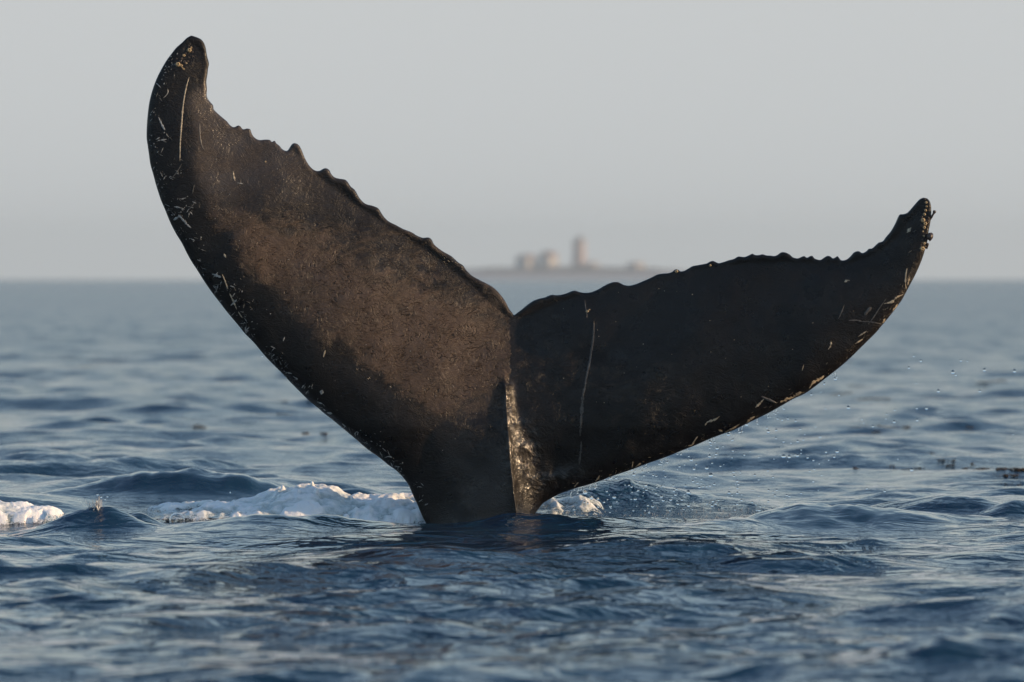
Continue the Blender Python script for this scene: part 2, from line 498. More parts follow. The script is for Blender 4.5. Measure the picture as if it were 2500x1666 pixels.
def whale_surface(q):
    """front and back depth (metres, relative to D0) for photo-plane points q"""
    x = q[:, 0]; y = q[:, 1]
    dl = np.minimum(poly_dist(q, lead_L), poly_dist(q, lead_R))
    dt = poly_dist(q, trail_s)
    db = poly_dist(q, outline, True)
    s = dl / (dl + dt + 1e-6)
    chord = (dl + dt) * M_PER_PX
    # airfoil half thickness
    sm = 0.40
    prof = np.where(s < sm, np.sqrt(np.clip(1 - (1 - s / sm) ** 2, 0, 1)), (1 - ((s - sm) / (1 - sm)) ** 1.45))
    prof = np.clip(prof, 0, 1)
    t1 = 0.105 * np.minimum(chord, 1.05) * prof
    # tail stock
    yy = y
    # (a tent with its apex on the keel: long left flank, short steep right flank)
    r0 = x - RX(y)
    wL = np.interp(yy, [900, 1000, 1060, 1100, 1200, 1283, 1400], [45, 120, 190, 212, 226, 230, 236])
    wR = np.interp(yy, [900, 1000, 1100, 1200, 1283, 1400], [14, 28, 70, 74, 44, 38])
    b = np.interp(yy, [900, 945, 1000, 1050, 1100, 1150, 1200, 1283, 1400], [0, 0.012, 0.030, 0.055, 0.088, 0.120, 0.150, 0.20, 0.23])
    u = np.where(r0 < 0, -r0 / wL, r0 / wR)
    t2 = b * np.clip(1 - u, 0, 1) ** np.where(r0 < 0, 0.85, np.interp(yy, [1100, 1283], [1.7, 1.1]))
    t1 = t1 * np.interp(yy, [1040, 1260], [1.0, 0.35])
    t = t1 + t2
    # scalloped trailing rim and rounded lips everywhere
    rim = 0.011 * np.sqrt(np.clip(1 - (1 - np.clip(db / 5.5, 0, 1)) ** 2, 0, 1))
    lip = 0.004 * np.exp(-((db - 7.0) / 6.0) ** 2) * smooth01((s - 0.75) / 0.15)
    t = np.maximum(t * np.sqrt(np.clip(db / 14.0, 0, 1)), 0) + rim + lip
    # soft folds on the lobes, running from root to trailing edge
    fold = 0.010 * np.sin(x * 0.021 + y * 0.012 + 1.2 * fbm(x / 170, y / 170, 2, 5)) * np.clip(db / 60, 0, 1)
    lumps = 0.010 * fbm(x / 90, y / 90, 3, 8) * np.clip(db / 40, 0, 1)
    # mean plane: both lobes come towards the camera at their tips
    X = (x - 1245.0) * M_PER_PX
    Z = (1283.0 - y) * M_PER_PX
    m = 0.07 * np.where(X < 0, X, 0) - 0.205 * (np.sqrt(np.clip(X, 0, None) ** 2 + 0.12 ** 2) - 0.12) * (X > 0)
    m = m + 0.05 * Z - 0.035 * np.clip(-X - 1.0, 0, None) ** 2
    # keel
    r = x - RX(y)
    h = np.interp(y, [905, 945, 1000, 1100, 1200, 1283, 1400], [0, 0.014, 0.020, 0.022, 0.022, 0.020, 0.02])
    wl = np.interp(y, [905, 1000, 1150, 1283], [16, 24, 26, 26]); wr = np.interp(y, [905, 1000, 1150, 1283], [7, 9, 9, 9])
    ar = np.sqrt(r * r + 2.2) - 1.48
    keel = h * np.where(r < 0, np.exp(-(ar / wl) ** 1.05), np.exp(-(ar / wr) ** 1.25))
    # muscle between keel and right lobe root
    mus = 0.016 * np.exp(-((x - 1322) / 30) ** 2 - ((y - 1165) / 70) ** 2)
    front = m - t - keel - mus * np.clip(db / 20, 0, 1) - fold * 0.6 - lumps * 0.7
    back = m + t - fold * 0.4 + lumps * 0.3
    back = np.maximum(back, front + 0.002)
    return front, back, db, s

def skin_material():
    k = NT('whale_skin')
    P = k.coord()
    tc = k.n('ShaderNodeTexCoord')
    film_sun = k.attr('film_sun'); brown = k.attr('brown'); gloss = k.attr('gloss')  # film and brown are skin tones that also carry painted sunlight
    warp = k.noise(P, 7.0, 3.0)[1]
    w1 = k.n('ShaderNodeVectorMath', operation='SCALE'); k.link(warp, w1.inputs[0]); w1.inputs['Scale'].default_value = 0.16
    w2 = k.n('ShaderNodeVectorMath', operation='ADD'); k.link(P, w2.inputs[0]); k.link(w1.outputs[0], w2.inputs[1])
    mp = k.n('ShaderNodeMapping'); k.link(w2.outputs[0], mp.inputs[0])
    mp.inputs['Rotation'].default_value = (0, math.radians(-32), 0)
    mp.inputs['Scale'].default_value = (1.0, 0.3, 2.0)
    # peeling film edges: thin contour lines of a stretched noise
    n1 = k.noise(mp.outputs[0], 11.0, 3.0, 0.5, 0.5)[0]
    fr = k.math('FRACT', k.math('MULTIPLY', n1, 11.0))
    line = k.math('SUBTRACT', 1.0, k.ramp(k.math('ABSOLUTE', k.math('SUBTRACT', fr, 0.5)), 0.0, 0.16))
    gate = k.ramp(k.noise(P, 15.0, 3.0, 0.6)[0], 0.42, 0.55)
    line = k.math('MULTIPLY', line, gate)
    lines = k.math('MULTIPLY', line, film_sun)
    step = k.math('MULTIPLY', k.math('FLOOR', k.math('MULTIPLY', n1, 11.0)), 0.06)
    # patches where the film is missing
    pt = k.noise(mp.outputs[0], 8.0, 8.0, 0.80, 0.3)[0]
    patch = k.ramp(k.math('ADD', pt, k.math('MULTIPLY', k.math('SUBTRACT', film_sun, 0.5), 0.50)), 0.38, 0.66)
    patch = k.math('MULTIPLY', patch, k.ramp(film_sun, 0.02, 0.3))
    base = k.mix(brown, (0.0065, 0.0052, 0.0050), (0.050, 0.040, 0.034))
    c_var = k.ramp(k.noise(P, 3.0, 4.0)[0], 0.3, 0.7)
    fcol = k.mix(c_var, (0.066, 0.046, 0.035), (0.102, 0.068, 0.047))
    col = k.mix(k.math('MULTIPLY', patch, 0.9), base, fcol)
    col = k.mix(k.math('MULTIPLY', lines, 0.85), col, (0.010, 0.008, 0.007))
    grain = k.noise(P, 160.0, 3.0, 0.6)[0]
    g = k.n('ShaderNodeMix', data_type='RGBA', blend_type='MULTIPLY'); g.inputs[0].default_value = 1.0
    k.link(col, g.inputs[6]); k.link(k.mix(k.ramp(grain, 0.3, 0.7), (0.78, 0.78, 0.78), (1.2, 1.2, 1.2)), g.inputs[7])
    k.link(g.outputs[2], k.b.inputs['Base Color'])
    rn = k.noise(P, 11.0, 4.0)[0]
    rg = k.math('ADD', k.ramp(rn, 0.3, 0.7, 0.25, 0.40), k.math('MULTIPLY', patch, 0.05))
    rg = k.math('SUBTRACT', rg, k.math('MULTIPLY', gloss, 0.16))
    rg = k.math('ADD', rg, k.math('MULTIPLY', gloss, 0.45), clamp=True)
    k.link(rg, k.b.inputs['Roughness'])
    k.b.inputs['IOR'].default_value = 1.35
    k.b.inputs['Specular IOR Level'].default_value = 0.5
    k.link(k.math('MAXIMUM', k.math('ADD', k.math('MULTIPLY', k.attr('wet'), 0.30), k.math('MULTIPLY', gloss, k.ramp(k.noise(P, 20.0, 3.0, 0.6)[0], 0.42, 0.56))), k.math('MULTIPLY', k.attr('brown'), k.ramp(k.noise(P, 6.0, 3.0, 0.6)[0], 0.35, 0.65, 0.0, 0.28)), clamp=True), k.b.inputs['Coat Weight'])
    k.b.inputs['Coat Roughness'].default_value = 0.12
    k.b.inputs['Coat IOR'].default_value = 1.6
    hgt = k.math('SUBTRACT', k.math('ADD', k.math('MULTIPLY', step, patch), 0.0), lines)
    b1 = k.bump(hgt, 0.0065, 1.0)
    wr = k.noise(mp.outputs[0], 60.0, 4.0, 0.6)[0]
    b2 = k.bump(wr, 0.006, 0.75, b1)
    gb = k.bump(k.math('MULTIPLY', k.math('ADD', k.math('MULTIPLY', k.noise(P, 42.0, 3.0, 0.6)[0], 0.5), k.math('MULTIPLY', k.noise(P, 13.0, 2.0)[0], 2.0)), gloss), 0.014, 1.0, b2)
    b3 = k.bump(k.noise(P, 13.0, 4.0, 0.6)[0], 0.010, 0.5, gb)
    k.link(b3, k.b.inputs['Normal'])
    k.link(b3, k.b.inputs['Coat Normal'])
    return k.m
M_SKIN = skin_material()

def seg_field(x, y, x0, y0, x1, y1, r):
    ax, ay = x1 - x0, y1 - y0
    t = np.clip(((x - x0) * ax + (y - y0) * ay) / (ax * ax + ay * ay), 0, 1)
    return np.exp(-(((x - x0 - t * ax) ** 2 + (y - y0 - t * ay) ** 2) / (r * r)))

WORLD_OF = lambda q, dep: np.stack([(q[:, 0] - 1250.0) * (D0) / FPX, D0 + dep, CAM_H - (q[:, 1] - HORIZON) * (D0) / FPX], 1)

def build_whale():
    root = empty('humpback_whale', (0.0, D0, 0.0))
    tag(root, 'raised dark tail flukes of a humpback whale diving into the blue sea', 'whale')
    R = rng
    xs, ys = np.meshgrid(np.arange(355, 2285, 5.0), np.arange(85, 1370, 5.0))
    pts = np.stack([xs.ravel(), ys.ravel()], 1)
    pts[:, 0] += np.where((np.round(pts[:, 1] / 5) % 2) == 0, 2.5, 0)
    pts = pts[inside(pts, outline)]
    d = poly_dist(pts, outline, True)
    r = pts[:, 0] - RX(pts[:, 1])
    near_keel = (np.abs(r) < 34) & (pts[:, 1] > 900)
    pts = pts[(d > 15.5) & ~near_keel]
    # rings inside the outline
    tan = np.roll(outline, -1, 0) - np.roll(outline, 1, 0)
    tan = tan / (np.hypot(tan[:, 0], tan[:, 1])[:, None] + 1e-9)
    nrm = np.stack([-tan[:, 1], tan[:, 0]], 1)
    rings = []
    for off in (0.7, 1.8, 3.4, 5.8, 9.0, 12.8):
        q = outline + nrm * off
        q = q[inside(q, outline)]
        dq = poly_dist(q, outline, True)
        rings.append(q[dq > off * 0.93])
    ky, kr = np.meshgrid(np.arange(902, 1368, 3.0), np.concatenate([-np.arange(1, 10)[::-1] ** 1.6 - 0.3, [0], np.arange(1, 10) ** 1.6 + 0.3]))
    kq = np.stack([RX(ky.ravel()) + kr.ravel(), ky.ravel()], 1)
    kq = kq[inside(kq, outline)]
    kq = kq[poly_dist(kq, outline, True) > 14]
    inner = np.concatenate([pts] + rings + [kq])
    inner = inner + R.uniform(-0.15, 0.15, inner.shape)
    inner = inner[inside(inner, outline)]
    allp = np.concatenate([outline, inner])
    nb = len(outline)
    edges = [(i, (i + 1) % nb) for i in range(nb)]
    vs, es, fs, ov, oe, of = delaunay_2d_cdt([Vector(p) for p in allp], edges, [], 1, 1e-4)
    q = np.array([tuple(v) for v in vs])
    fs = np.array([f for f in fs if len(f) == 3])
    isb = np.zeros(len(q), bool)
    for i, l in enumerate(ov):
        if any(j < nb for j in l): isb[i] = True
    front, back, db, s = whale_surface(q)
    front[isb] = 0.5 * (front[isb] + back[isb]); 
    a = q[fs]; area = (a[:, 1, 0] - a[:, 0, 0]) * (a[:, 2, 1] - a[:, 0, 1]) - (a[:, 2, 0] - a[:, 0, 0]) * (a[:, 1, 1] - a[:, 0, 1])
    cen = a.mean(1)
    keep = inside(cen, outline) & (np.abs(area) > 1e-4)
    fs = fs[keep]; area = area[keep]
    fs = np.where((area > 0)[:, None], fs, fs[:, ::-1])        # y down on screen
    Vf = WORLD_OF(q, front)
    bi = np.full(len(q), -1); nbk = np.where(~isb)[0]
    bi[nbk] = len(q) + np.arange(len(nbk)); bi[isb] = np.where(isb)[0]
    Vb = WORLD_OF(q[nbk], back[nbk])
    V = np.concatenate([Vf, Vb]) - np.array([0.0, D0, 0.0])
    ff = fs[:, ::-1]; fb = bi[fs]
    F = np.concatenate([ff, fb])
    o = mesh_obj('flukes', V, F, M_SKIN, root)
    bm = bmesh.new(); bm.from_mesh(o.data); bmesh.ops.recalc_face_normals(bm, faces=bm.faces); bm.to_mesh(o.data); bm.free()
    # brown skin film, with the sunlit area inside the leading edge painted into it
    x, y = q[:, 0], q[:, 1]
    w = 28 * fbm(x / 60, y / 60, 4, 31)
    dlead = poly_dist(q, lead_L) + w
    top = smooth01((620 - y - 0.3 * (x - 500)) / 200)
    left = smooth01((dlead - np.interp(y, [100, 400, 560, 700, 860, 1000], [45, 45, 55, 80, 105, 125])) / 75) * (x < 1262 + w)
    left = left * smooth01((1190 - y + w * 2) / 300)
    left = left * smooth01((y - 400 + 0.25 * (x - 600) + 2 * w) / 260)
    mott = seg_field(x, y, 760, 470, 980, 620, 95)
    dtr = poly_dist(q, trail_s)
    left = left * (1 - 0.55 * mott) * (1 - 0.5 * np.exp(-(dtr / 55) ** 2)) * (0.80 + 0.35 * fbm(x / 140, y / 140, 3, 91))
    right = 0.30 * seg_field(x, y, 1290, 880, 1560, 960, 130)  # brown film painted where grazing sun touches the right lobe
    film_sun = np.clip(np.where(x < 1245, left, 0) + right * smooth01((x - 1235) / 30 + w / 60), 0, 1)
    lit_zone = smooth01((dlead - 85) / 40) * (x < 1262)
    brown = np.clip((0.30 + 0.75 * top) * lit_zone + 0.22 * smooth01((x - 1240) / 40) * (1 - 0.6 * smooth01((x - 1500) / 400)) + 0.12 * fbm(x / 120, y / 120, 3, 44), 0, 1)  # upper left lobe lightened: its sunlit look is painted into the skin tone
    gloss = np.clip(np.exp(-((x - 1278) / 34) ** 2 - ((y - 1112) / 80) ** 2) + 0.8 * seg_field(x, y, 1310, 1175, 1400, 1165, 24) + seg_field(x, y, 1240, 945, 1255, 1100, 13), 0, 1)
    film_sun = film_sun * (1 - gloss); brown = brown * (1 - 0.7 * gloss) * (1 - smooth01((x - 1238) / 14) * smooth01((y - 960) / 80) * 0.9)
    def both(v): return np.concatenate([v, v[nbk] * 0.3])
    set_attr(o, 'film_sun', both(film_sun)); set_attr(o, 'brown', both(brown)); set_attr(o, 'gloss', both(gloss))
    wet = smooth01((1250 - x) / 25) * smooth01((x - 1020 - 0.9 * (1283 - y)) / 90) * smooth01((y - 930) / 150) * (0.8 + 0.5 * fbm(x / 50, y / 80, 3, 77))
    set_attr(o, 'wet', both(np.clip(wet, 0, 1)))
    o['label'] = 'dark wet flukes and tail stock with a sharp central keel'
    print('whale', len(V), len(F))
    return root
WHALE = build_whale()

# ---- scars, scratches and barnacles: draped on the skin
def scar_mat(name, col, rough=0.45):
    k = NT(name)
    nz = k.noise(k.coord(), 90.0, 4.0, 0.7)[0]
    k.link(k.mix(k.ramp(nz, 0.35, 0.6), tuple(c * 0.45 for c in col), col), k.b.inputs['Base Color'])
    k.b.inputs['Roughness'].default_value = rough
    return k.m
M_SCAR_P = scar_mat('scar_pale', (0.42, 0.42, 0.40))
M_SCAR_D = scar_mat('scar_dull', (0.12, 0.11, 0.10))
M_SCAR_F = scar_mat('scar_faint', (0.075, 0.068, 0.062))
M_SCAR_Y = scar_mat('scar_cream', (0.55, 0.46, 0.33))
M_BARN = scar_mat('barnacle_shell', (0.50, 0.38, 0.22), 0.5)
M_BARN_D = scar_mat('barnacle_dark', (0.06, 0.045, 0.04), 0.4)

class Drape:
    def __init__(self): self.q = []; self.f = []; self.lift = []
    def strip(self, pts, w, lift=0.0012, ragged=0.4):
        P = resample(pts, 3.0) if len(pts) > 1 else np.array(pts)
        if len(P) < 2: return
        T = np.gradient(P, axis=0); T /= np.hypot(T[:, 0], T[:, 1])[:, None] + 1e-9
        N = np.stack([-T[:, 1], T[:, 0]], 1)
        n = len(P)
        ww = w * 0.42 * np.sqrt(np.clip(np.sin(np.linspace(0.06, math.pi - 0.06, n)), 0, 1)) * (1 + ragged * rng.uniform(-1, 1, n))
        b = len(self.q)
        for i in range(n):
            for k, o in enumerate((-1, 0, 1)):
                self.q.append(P[i] + N[i] * ww[i] * o)
                self.lift.append(lift * (1.8 if o == 0 else 0.25))
        for i in range(n - 1):
            for k in (0, 1):
                a = b + i * 3 + k
                self.f.append((a, a + 1, a + 4, a + 3))
    def blob(self, x, y, rx, ry, rot, lift=0.0015):
        n = 9; b = len(self.q)
        self.q.append(np.array((x, y))); self.lift.append(lift * 1.5)
        for i in range(n):
            a = 2 * math.pi * i / n; r = rng.uniform(0.65, 1.2)
            dx, dy = rx * r * math.cos(a), ry * r * math.sin(a)
            self.q.append(np.array((x + dx * math.cos(rot) - dy * math.sin(rot), y + dx * math.sin(rot) + dy * math.cos(rot))))
            self.lift.append(lift * 0.3)
        for i in range(n): self.f.append((b, b + 1 + i, b + 1 + (i + 1) % n))
    def build(self, name, mat, kind=None, label=None):
        q = np.array(self.q)
        fr, bk, db, s = whale_surface(q)
        V = WORLD_OF(q, fr - np.array(self.lift)) - np.array([0, D0, 0])
        # drop vertices that fall off the outline back onto it
        ins = inside(q, outline)
        F = [f for f in self.f if all(ins[i] for i in f)]
        if not F: return None
        o = mesh_obj(name, V, F, mat, WHALE)
        if kind: o['kind'] = kind
        if label: o['label'] = label
        return o

def scar(pts, w, mat, label=None, lift=0.0012, ragged=0.4):
    d = Drape(); d.strip(pts, w, lift, ragged)
    d.build('scar', mat, None, label)

scar(Z1([(387,405),(368,470),(350,560),(340,640),(333,740),(326,840),(321,930),(320,1050)]), 4.2, M_SCAR_Y, 'long pale rake scar down the left lobe')
scar(Z1([(335,1070),(300,1130),(250,1190)]), 2.5, M_SCAR_D)
scar(Z1([(468,760),(470,850),(485,930),(508,970)]), 4, M_SCAR_D)
scar(Z1([(224,495),(226,525),(210,550),(190,568)]), 2.2, M_SCAR_P)
scar(Z1([(722,1125),(728,1160),(738,1200)]), 5.0, M_SCAR_Y)
scar(Z1([(755,1215),(775,1218),(800,1222)]), 2.6, M_SCAR_P)
scar(Z1([(155,712),(178,765),(205,815)]), 5.5, M_SCAR_P, ragged=0.8)
scar(Z1([(150,893),(185,888),(218,883)]), 4.0, M_SCAR_P, ragged=0.8)
scar(Z1([(275,1398),(320,1405),(355,1418)]), 6, M_SCAR_P, ragged=0.8)
scar(Z1([(270,1500),(300,1480),(325,1465)]), 6, M_SCAR_P, ragged=0.8)
scar(Z1([(315,1462),(345,1500),(370,1530),(405,1560)]), 5, M_SCAR_P, ragged=0.6)
scar(Z1([(440,1345),(420,1385),(380,1430)]), 2, M_SCAR_D)
scar(Z1([(430,1230),(415,1300)]), 2, M_SCAR_D)
scar(Z5([(612,848),(630,890),(655,960)]), 3.6, M_SCAR_Y)
scar(Z5([(668,993),(690,1040),(722,1115)]), 3.6, M_SCAR_Y, ragged=0.6)
scar(Z5([(733,1132),(750,1160),(765,1180)]), 3, M_SCAR_Y)
scar(Z5([(675,1085),(700,1065),(722,1040)]), 5, M_SCAR_P, ragged=0.8)
scar(Z5([(535,845),(565,855),(602,870)]), 6, M_SCAR_P, ragged=0.8)
scar(Z5([(545,870),(578,832)]), 4, M_SCAR_P, ragged=0.8)
scar(Z5([(625,690),(640,720)]), 6, M_SCAR_Y)
scar(Z5([(447,565),(450,585)]), 3, M_SCAR_P)
scar(Z5([(785,1250),(790,1300)]), 6, M_SCAR_P)
scar(Z6([(615,172),(605,200),(600,225)]), 5, M_SCAR_Y)
scar(Z6([(304,70),(292,102)]), 5, M_SCAR_P)
scar(Z6([(518,430),(508,455)]), 7, M_SCAR_P)
scar(Z6([(590,475),(582,510)]), 9, M_SCAR_P)
scar(Z6([(622,650),(665,657)]), 6, M_SCAR_P)
scar(Z6([(842,832),(838,810),(850,796),(862,800),(855,822)]), 3, M_SCAR_P)
scar(Z6([(1065,995),(1095,985),(1122,992)]), 4, M_SCAR_P, ragged=0.8)
scar(Z6([(1180,1128),(1215,1130)]), 3, M_SCAR_P)
scar(Z7([(310,1258),(340,1245)]), 2.5, M_SCAR_P)
scar(Z3([(978,880),(975,980),(970,1050),(955,1150),(938,1260),(915,1370),(895,1470),(885,1560)]), 5.5, M_SCAR_F, 'long grey healed scar down the right lobe', 0.0016, 0.35)
scar(Z8([(150,30),(130,120),(105,230),(90,330),(76,400)]), 5, M_SCAR_D, None, 0.0018, 0.5)
scar(Z8([(80,330),(72,430),(60,600),(52,720)]), 8, M_SCAR_F, None, 0.0012, 0.6)
scar(Z7([(1670,700),(1668,760),(1660,830),(1650,910)]), 5, M_SCAR_F, None, 0.001, 0.7)
scar(Z3([(892,675),(898,740),(910,800),(912,850)]), 2.6, M_SCAR_D)
scar(Z4([(952,888),(930,945),(905,1000)]), 2.6, M_SCAR_D)
scar(Z4([(1268,842),(1220,910),(1175,980),(1130,1040)]), 2.8, M_SCAR_D)
scar(Z4([(985,1010),(1040,1008),(1080,1014)]), 5, M_SCAR_D)
scar(Z4([(1060,1018),(1140,1020),(1240,1038)]), 3, M_SCAR_D)
scar(Z4([(1103,968),(1130,935),(1155,910)]), 10, M_SCAR_D, None, 0.0025)
scar(Z4([(1032,1187),(1060,1170),(1092,1150)]), 3.5, M_SCAR_Y)
scar(Z4([(1055,1132),(1090,1110),(1120,1090)]), 3, M_SCAR_Y, ragged=0.9)
scar(Z4([(850,1160),(848,1200),(830,1228)]), 4.5, M_SCAR_Y, ragged=0.9)
scar(Z4([(955,718),(975,705),(993,706)]), 6, M_SCAR_Y, ragged=0.7)
scar(Z4([(1425,345),(1440,325),(1456,305)]), 8, M_SCAR_Y, ragged=0.6)
scar(Z4([(1436,495),(1458,480)]), 5, M_SCAR_Y)
scar(Z4([(1425,612),(1415,660),(1412,720),(1420,780)]), 3.5, M_SCAR_Y, ragged=0.8)
scar(Z4([(1440,690),(1430,740)]), 6, M_SCAR_Y, ragged=0.9)
scar(Z4([(1250,882),(1310,868),(1345,835),(1395,812)]), 5, M_SCAR_Y, ragged=0.9)
scar(Z4([(1355,885),(1330,925),(1318,945)]), 6, M_SCAR_Y, ragged=0.9)
scar(Z4([(1262,995),(1245,1040)]), 7, M_SCAR_Y, ragged=0.8)
scar(Z4([(645,1345),(632,1390)]), 2.5, M_SCAR_Y)
scar(Z4([(800,1430),(770,1455),(720,1480),(690,1525)]), 7, M_SCAR_Y, ragged=0.8)
scar(Z8([(1525,390),(1580,415),(1650,445)]), 7, M_SCAR_D, None, 0.003, 0.2)
scar(Z8([(1545,412),(1510,450),(1478,480)]), 6, M_SCAR_Y, ragged=0.5)
scar(Z8([(1850,350),(1820,375),(1790,400),(1740,415),(1680,435)]), 9, M_SCAR_Y, ragged=0.9)
scar(Z8([(1190,550),(1150,580),(1090,600),(1070,628)]), 5, M_SCAR_Y, ragged=0.9)
scar(Z8([(1180,665),(1212,678)]), 9, M_SCAR_Y, ragged=0.5)
scar(Z8([(1475,555),(1440,575),(1410,605)]), 6, M_SCAR_Y, ragged=0.8)
scar(Z8([(1355,615),(1310,645),(1270,665),(1230,688)]), 4, M_SCAR_Y, ragged=0.9)
scar(Z8([(1010,718),(985,755),(965,790),(935,795)]), 4, M_SCAR_Y, ragged=0.6)
scar(Z8([(485,925),(478,975)]), 2.5, M_SCAR_Y)
scar(Z8([(550,940),(505,972)]), 4, M_SCAR_Y, ragged=0.8)
scar(Z8([(350,1000),(342,1025)]), 4, M_SCAR_Y)
scar(Z8([(390,1003),(380,1015)]), 4, M_SCAR_Y)
scar(Z8([(212,1040),(200,1065),(180,1088)]), 4.5, M_SCAR_Y)
scar(Z8([(40,1100),(20,1120),(5,1140)]), 3, M_SCAR_Y)

def specks():
    d = Drape(); dy = Drape()
    L = resample(lead_l, 1.0)
    tn = np.gradient(L, axis=0); tn /= np.hypot(tn[:, 0], tn[:, 1])[:, None]
    nn = np.stack([-tn[:, 1], tn[:, 0]], 1)
    band = [i for i in range(len(L)) if 120 < L[i, 1] < 1250]
    for c in range(95):
        i = random.choice(band)
        y = L[i, 1]
        if y > 900 and random.random() < 0.35: continue
        off = 3 + 60 * random.random() ** 1.6 if 280 < y < 800 else random.uniform(2, 22)
        cx, cy = L[i] + nn[i] * off
        m = random.randint(3, 9)
        for _ in range(m):
            x = cx + random.gauss(0, 9); yy = cy + random.gauss(0, 9)
            if random.random() < 0.3: d.blob(x, yy, random.uniform(0.8, 2.8), random.uniform(0.6, 1.5), random.uniform(0, 3))
            else:
                a = random.choice([0.35, 2.1, 1.0]) + random.gauss(0, 0.25); l = 3 + 13 * random.random() ** 2
                d.strip([(x, yy), (x + l * math.cos(a), yy + l * math.sin(a))], random.uniform(1.0, 2.2), 0.001, 0.9)
    # a sprinkling over the rest, and the chafed leading edge of the right lobe
    for c in range(46):
        x = random.uniform(450, 1200); y = random.uniform(350, 1100)
        d.blob(x, y, random.uniform(0.6, 1.4), random.uniform(0.6, 1.3), 0)
    R = resample(lead_r, 1.0)
    tn = np.gradient(R, axis=0); tn /= np.hypot(tn[:, 0], tn[:, 1])[:, None]
    nr = np.stack([-tn[:, 1], tn[:, 0]], 1)
    band = [i for i in range(len(R)) if 640 < R[i, 1] < 1200]
    for c in range(120):
        i = random.choice(band); off = abs(random.gauss(0, 9)) + 2
        x, y = R[i] + nr[i] * off
        a = math.atan2(tn[i, 1], tn[i, 0]) + random.gauss(0, 0.4); l = random.uniform(2, 8)
        dy.strip([(x, y), (x + l * math.cos(a), y + l * math.sin(a))], random.uniform(0.8, 2.4), 0.001, 0.9)
    for c in range(30):
        x = random.uniform(1350, 2150); y = random.uniform(690, 1050)
        dy.blob(x, y, random.uniform(0.6, 1.5), random.uniform(0.6, 1.3), 0)
    d.build('scratch_specks', M_SCAR_P, 'stuff', 'pale scratch specks along the left leading edge')
    dy.build('scratch_specks', M_SCAR_Y, 'stuff', 'cream chafe specks along the right leading edge')
specks()

def barnacle_mesh(name, r, h, hole, seg=12):
    vs, fs = [], []
    prof = [(1.0, 0.0), (0.92, 0.35), (0.72, 0.8), (0.55, 1.0), (0.42, 0.95), (0.30, 0.45), (0.0, 0.3)]
    for j, (a, b) in enumerate(prof):
        for i in range(seg):
            t = 2 * math.pi * i / seg
            rr = a * r * (1 + 0.12 * math.cos(6 * t) * (a > 0.3) + 0.04 * math.sin(3 * t + j))
            vs.append((rr * math.cos(t), -b * h, rr * math.sin(t)))
    for j in range(len(prof) - 1):
        for i in range(seg):
            k = (i + 1) % seg
            fs.append((j * seg + i, j * seg + k, (j + 1) * seg + k, (j + 1) * seg + i))
    me = bpy.data.meshes.new(name); me.from_pydata(vs, [], fs); me.update()
    for p in me.polygons: p.use_smooth = True
    return me

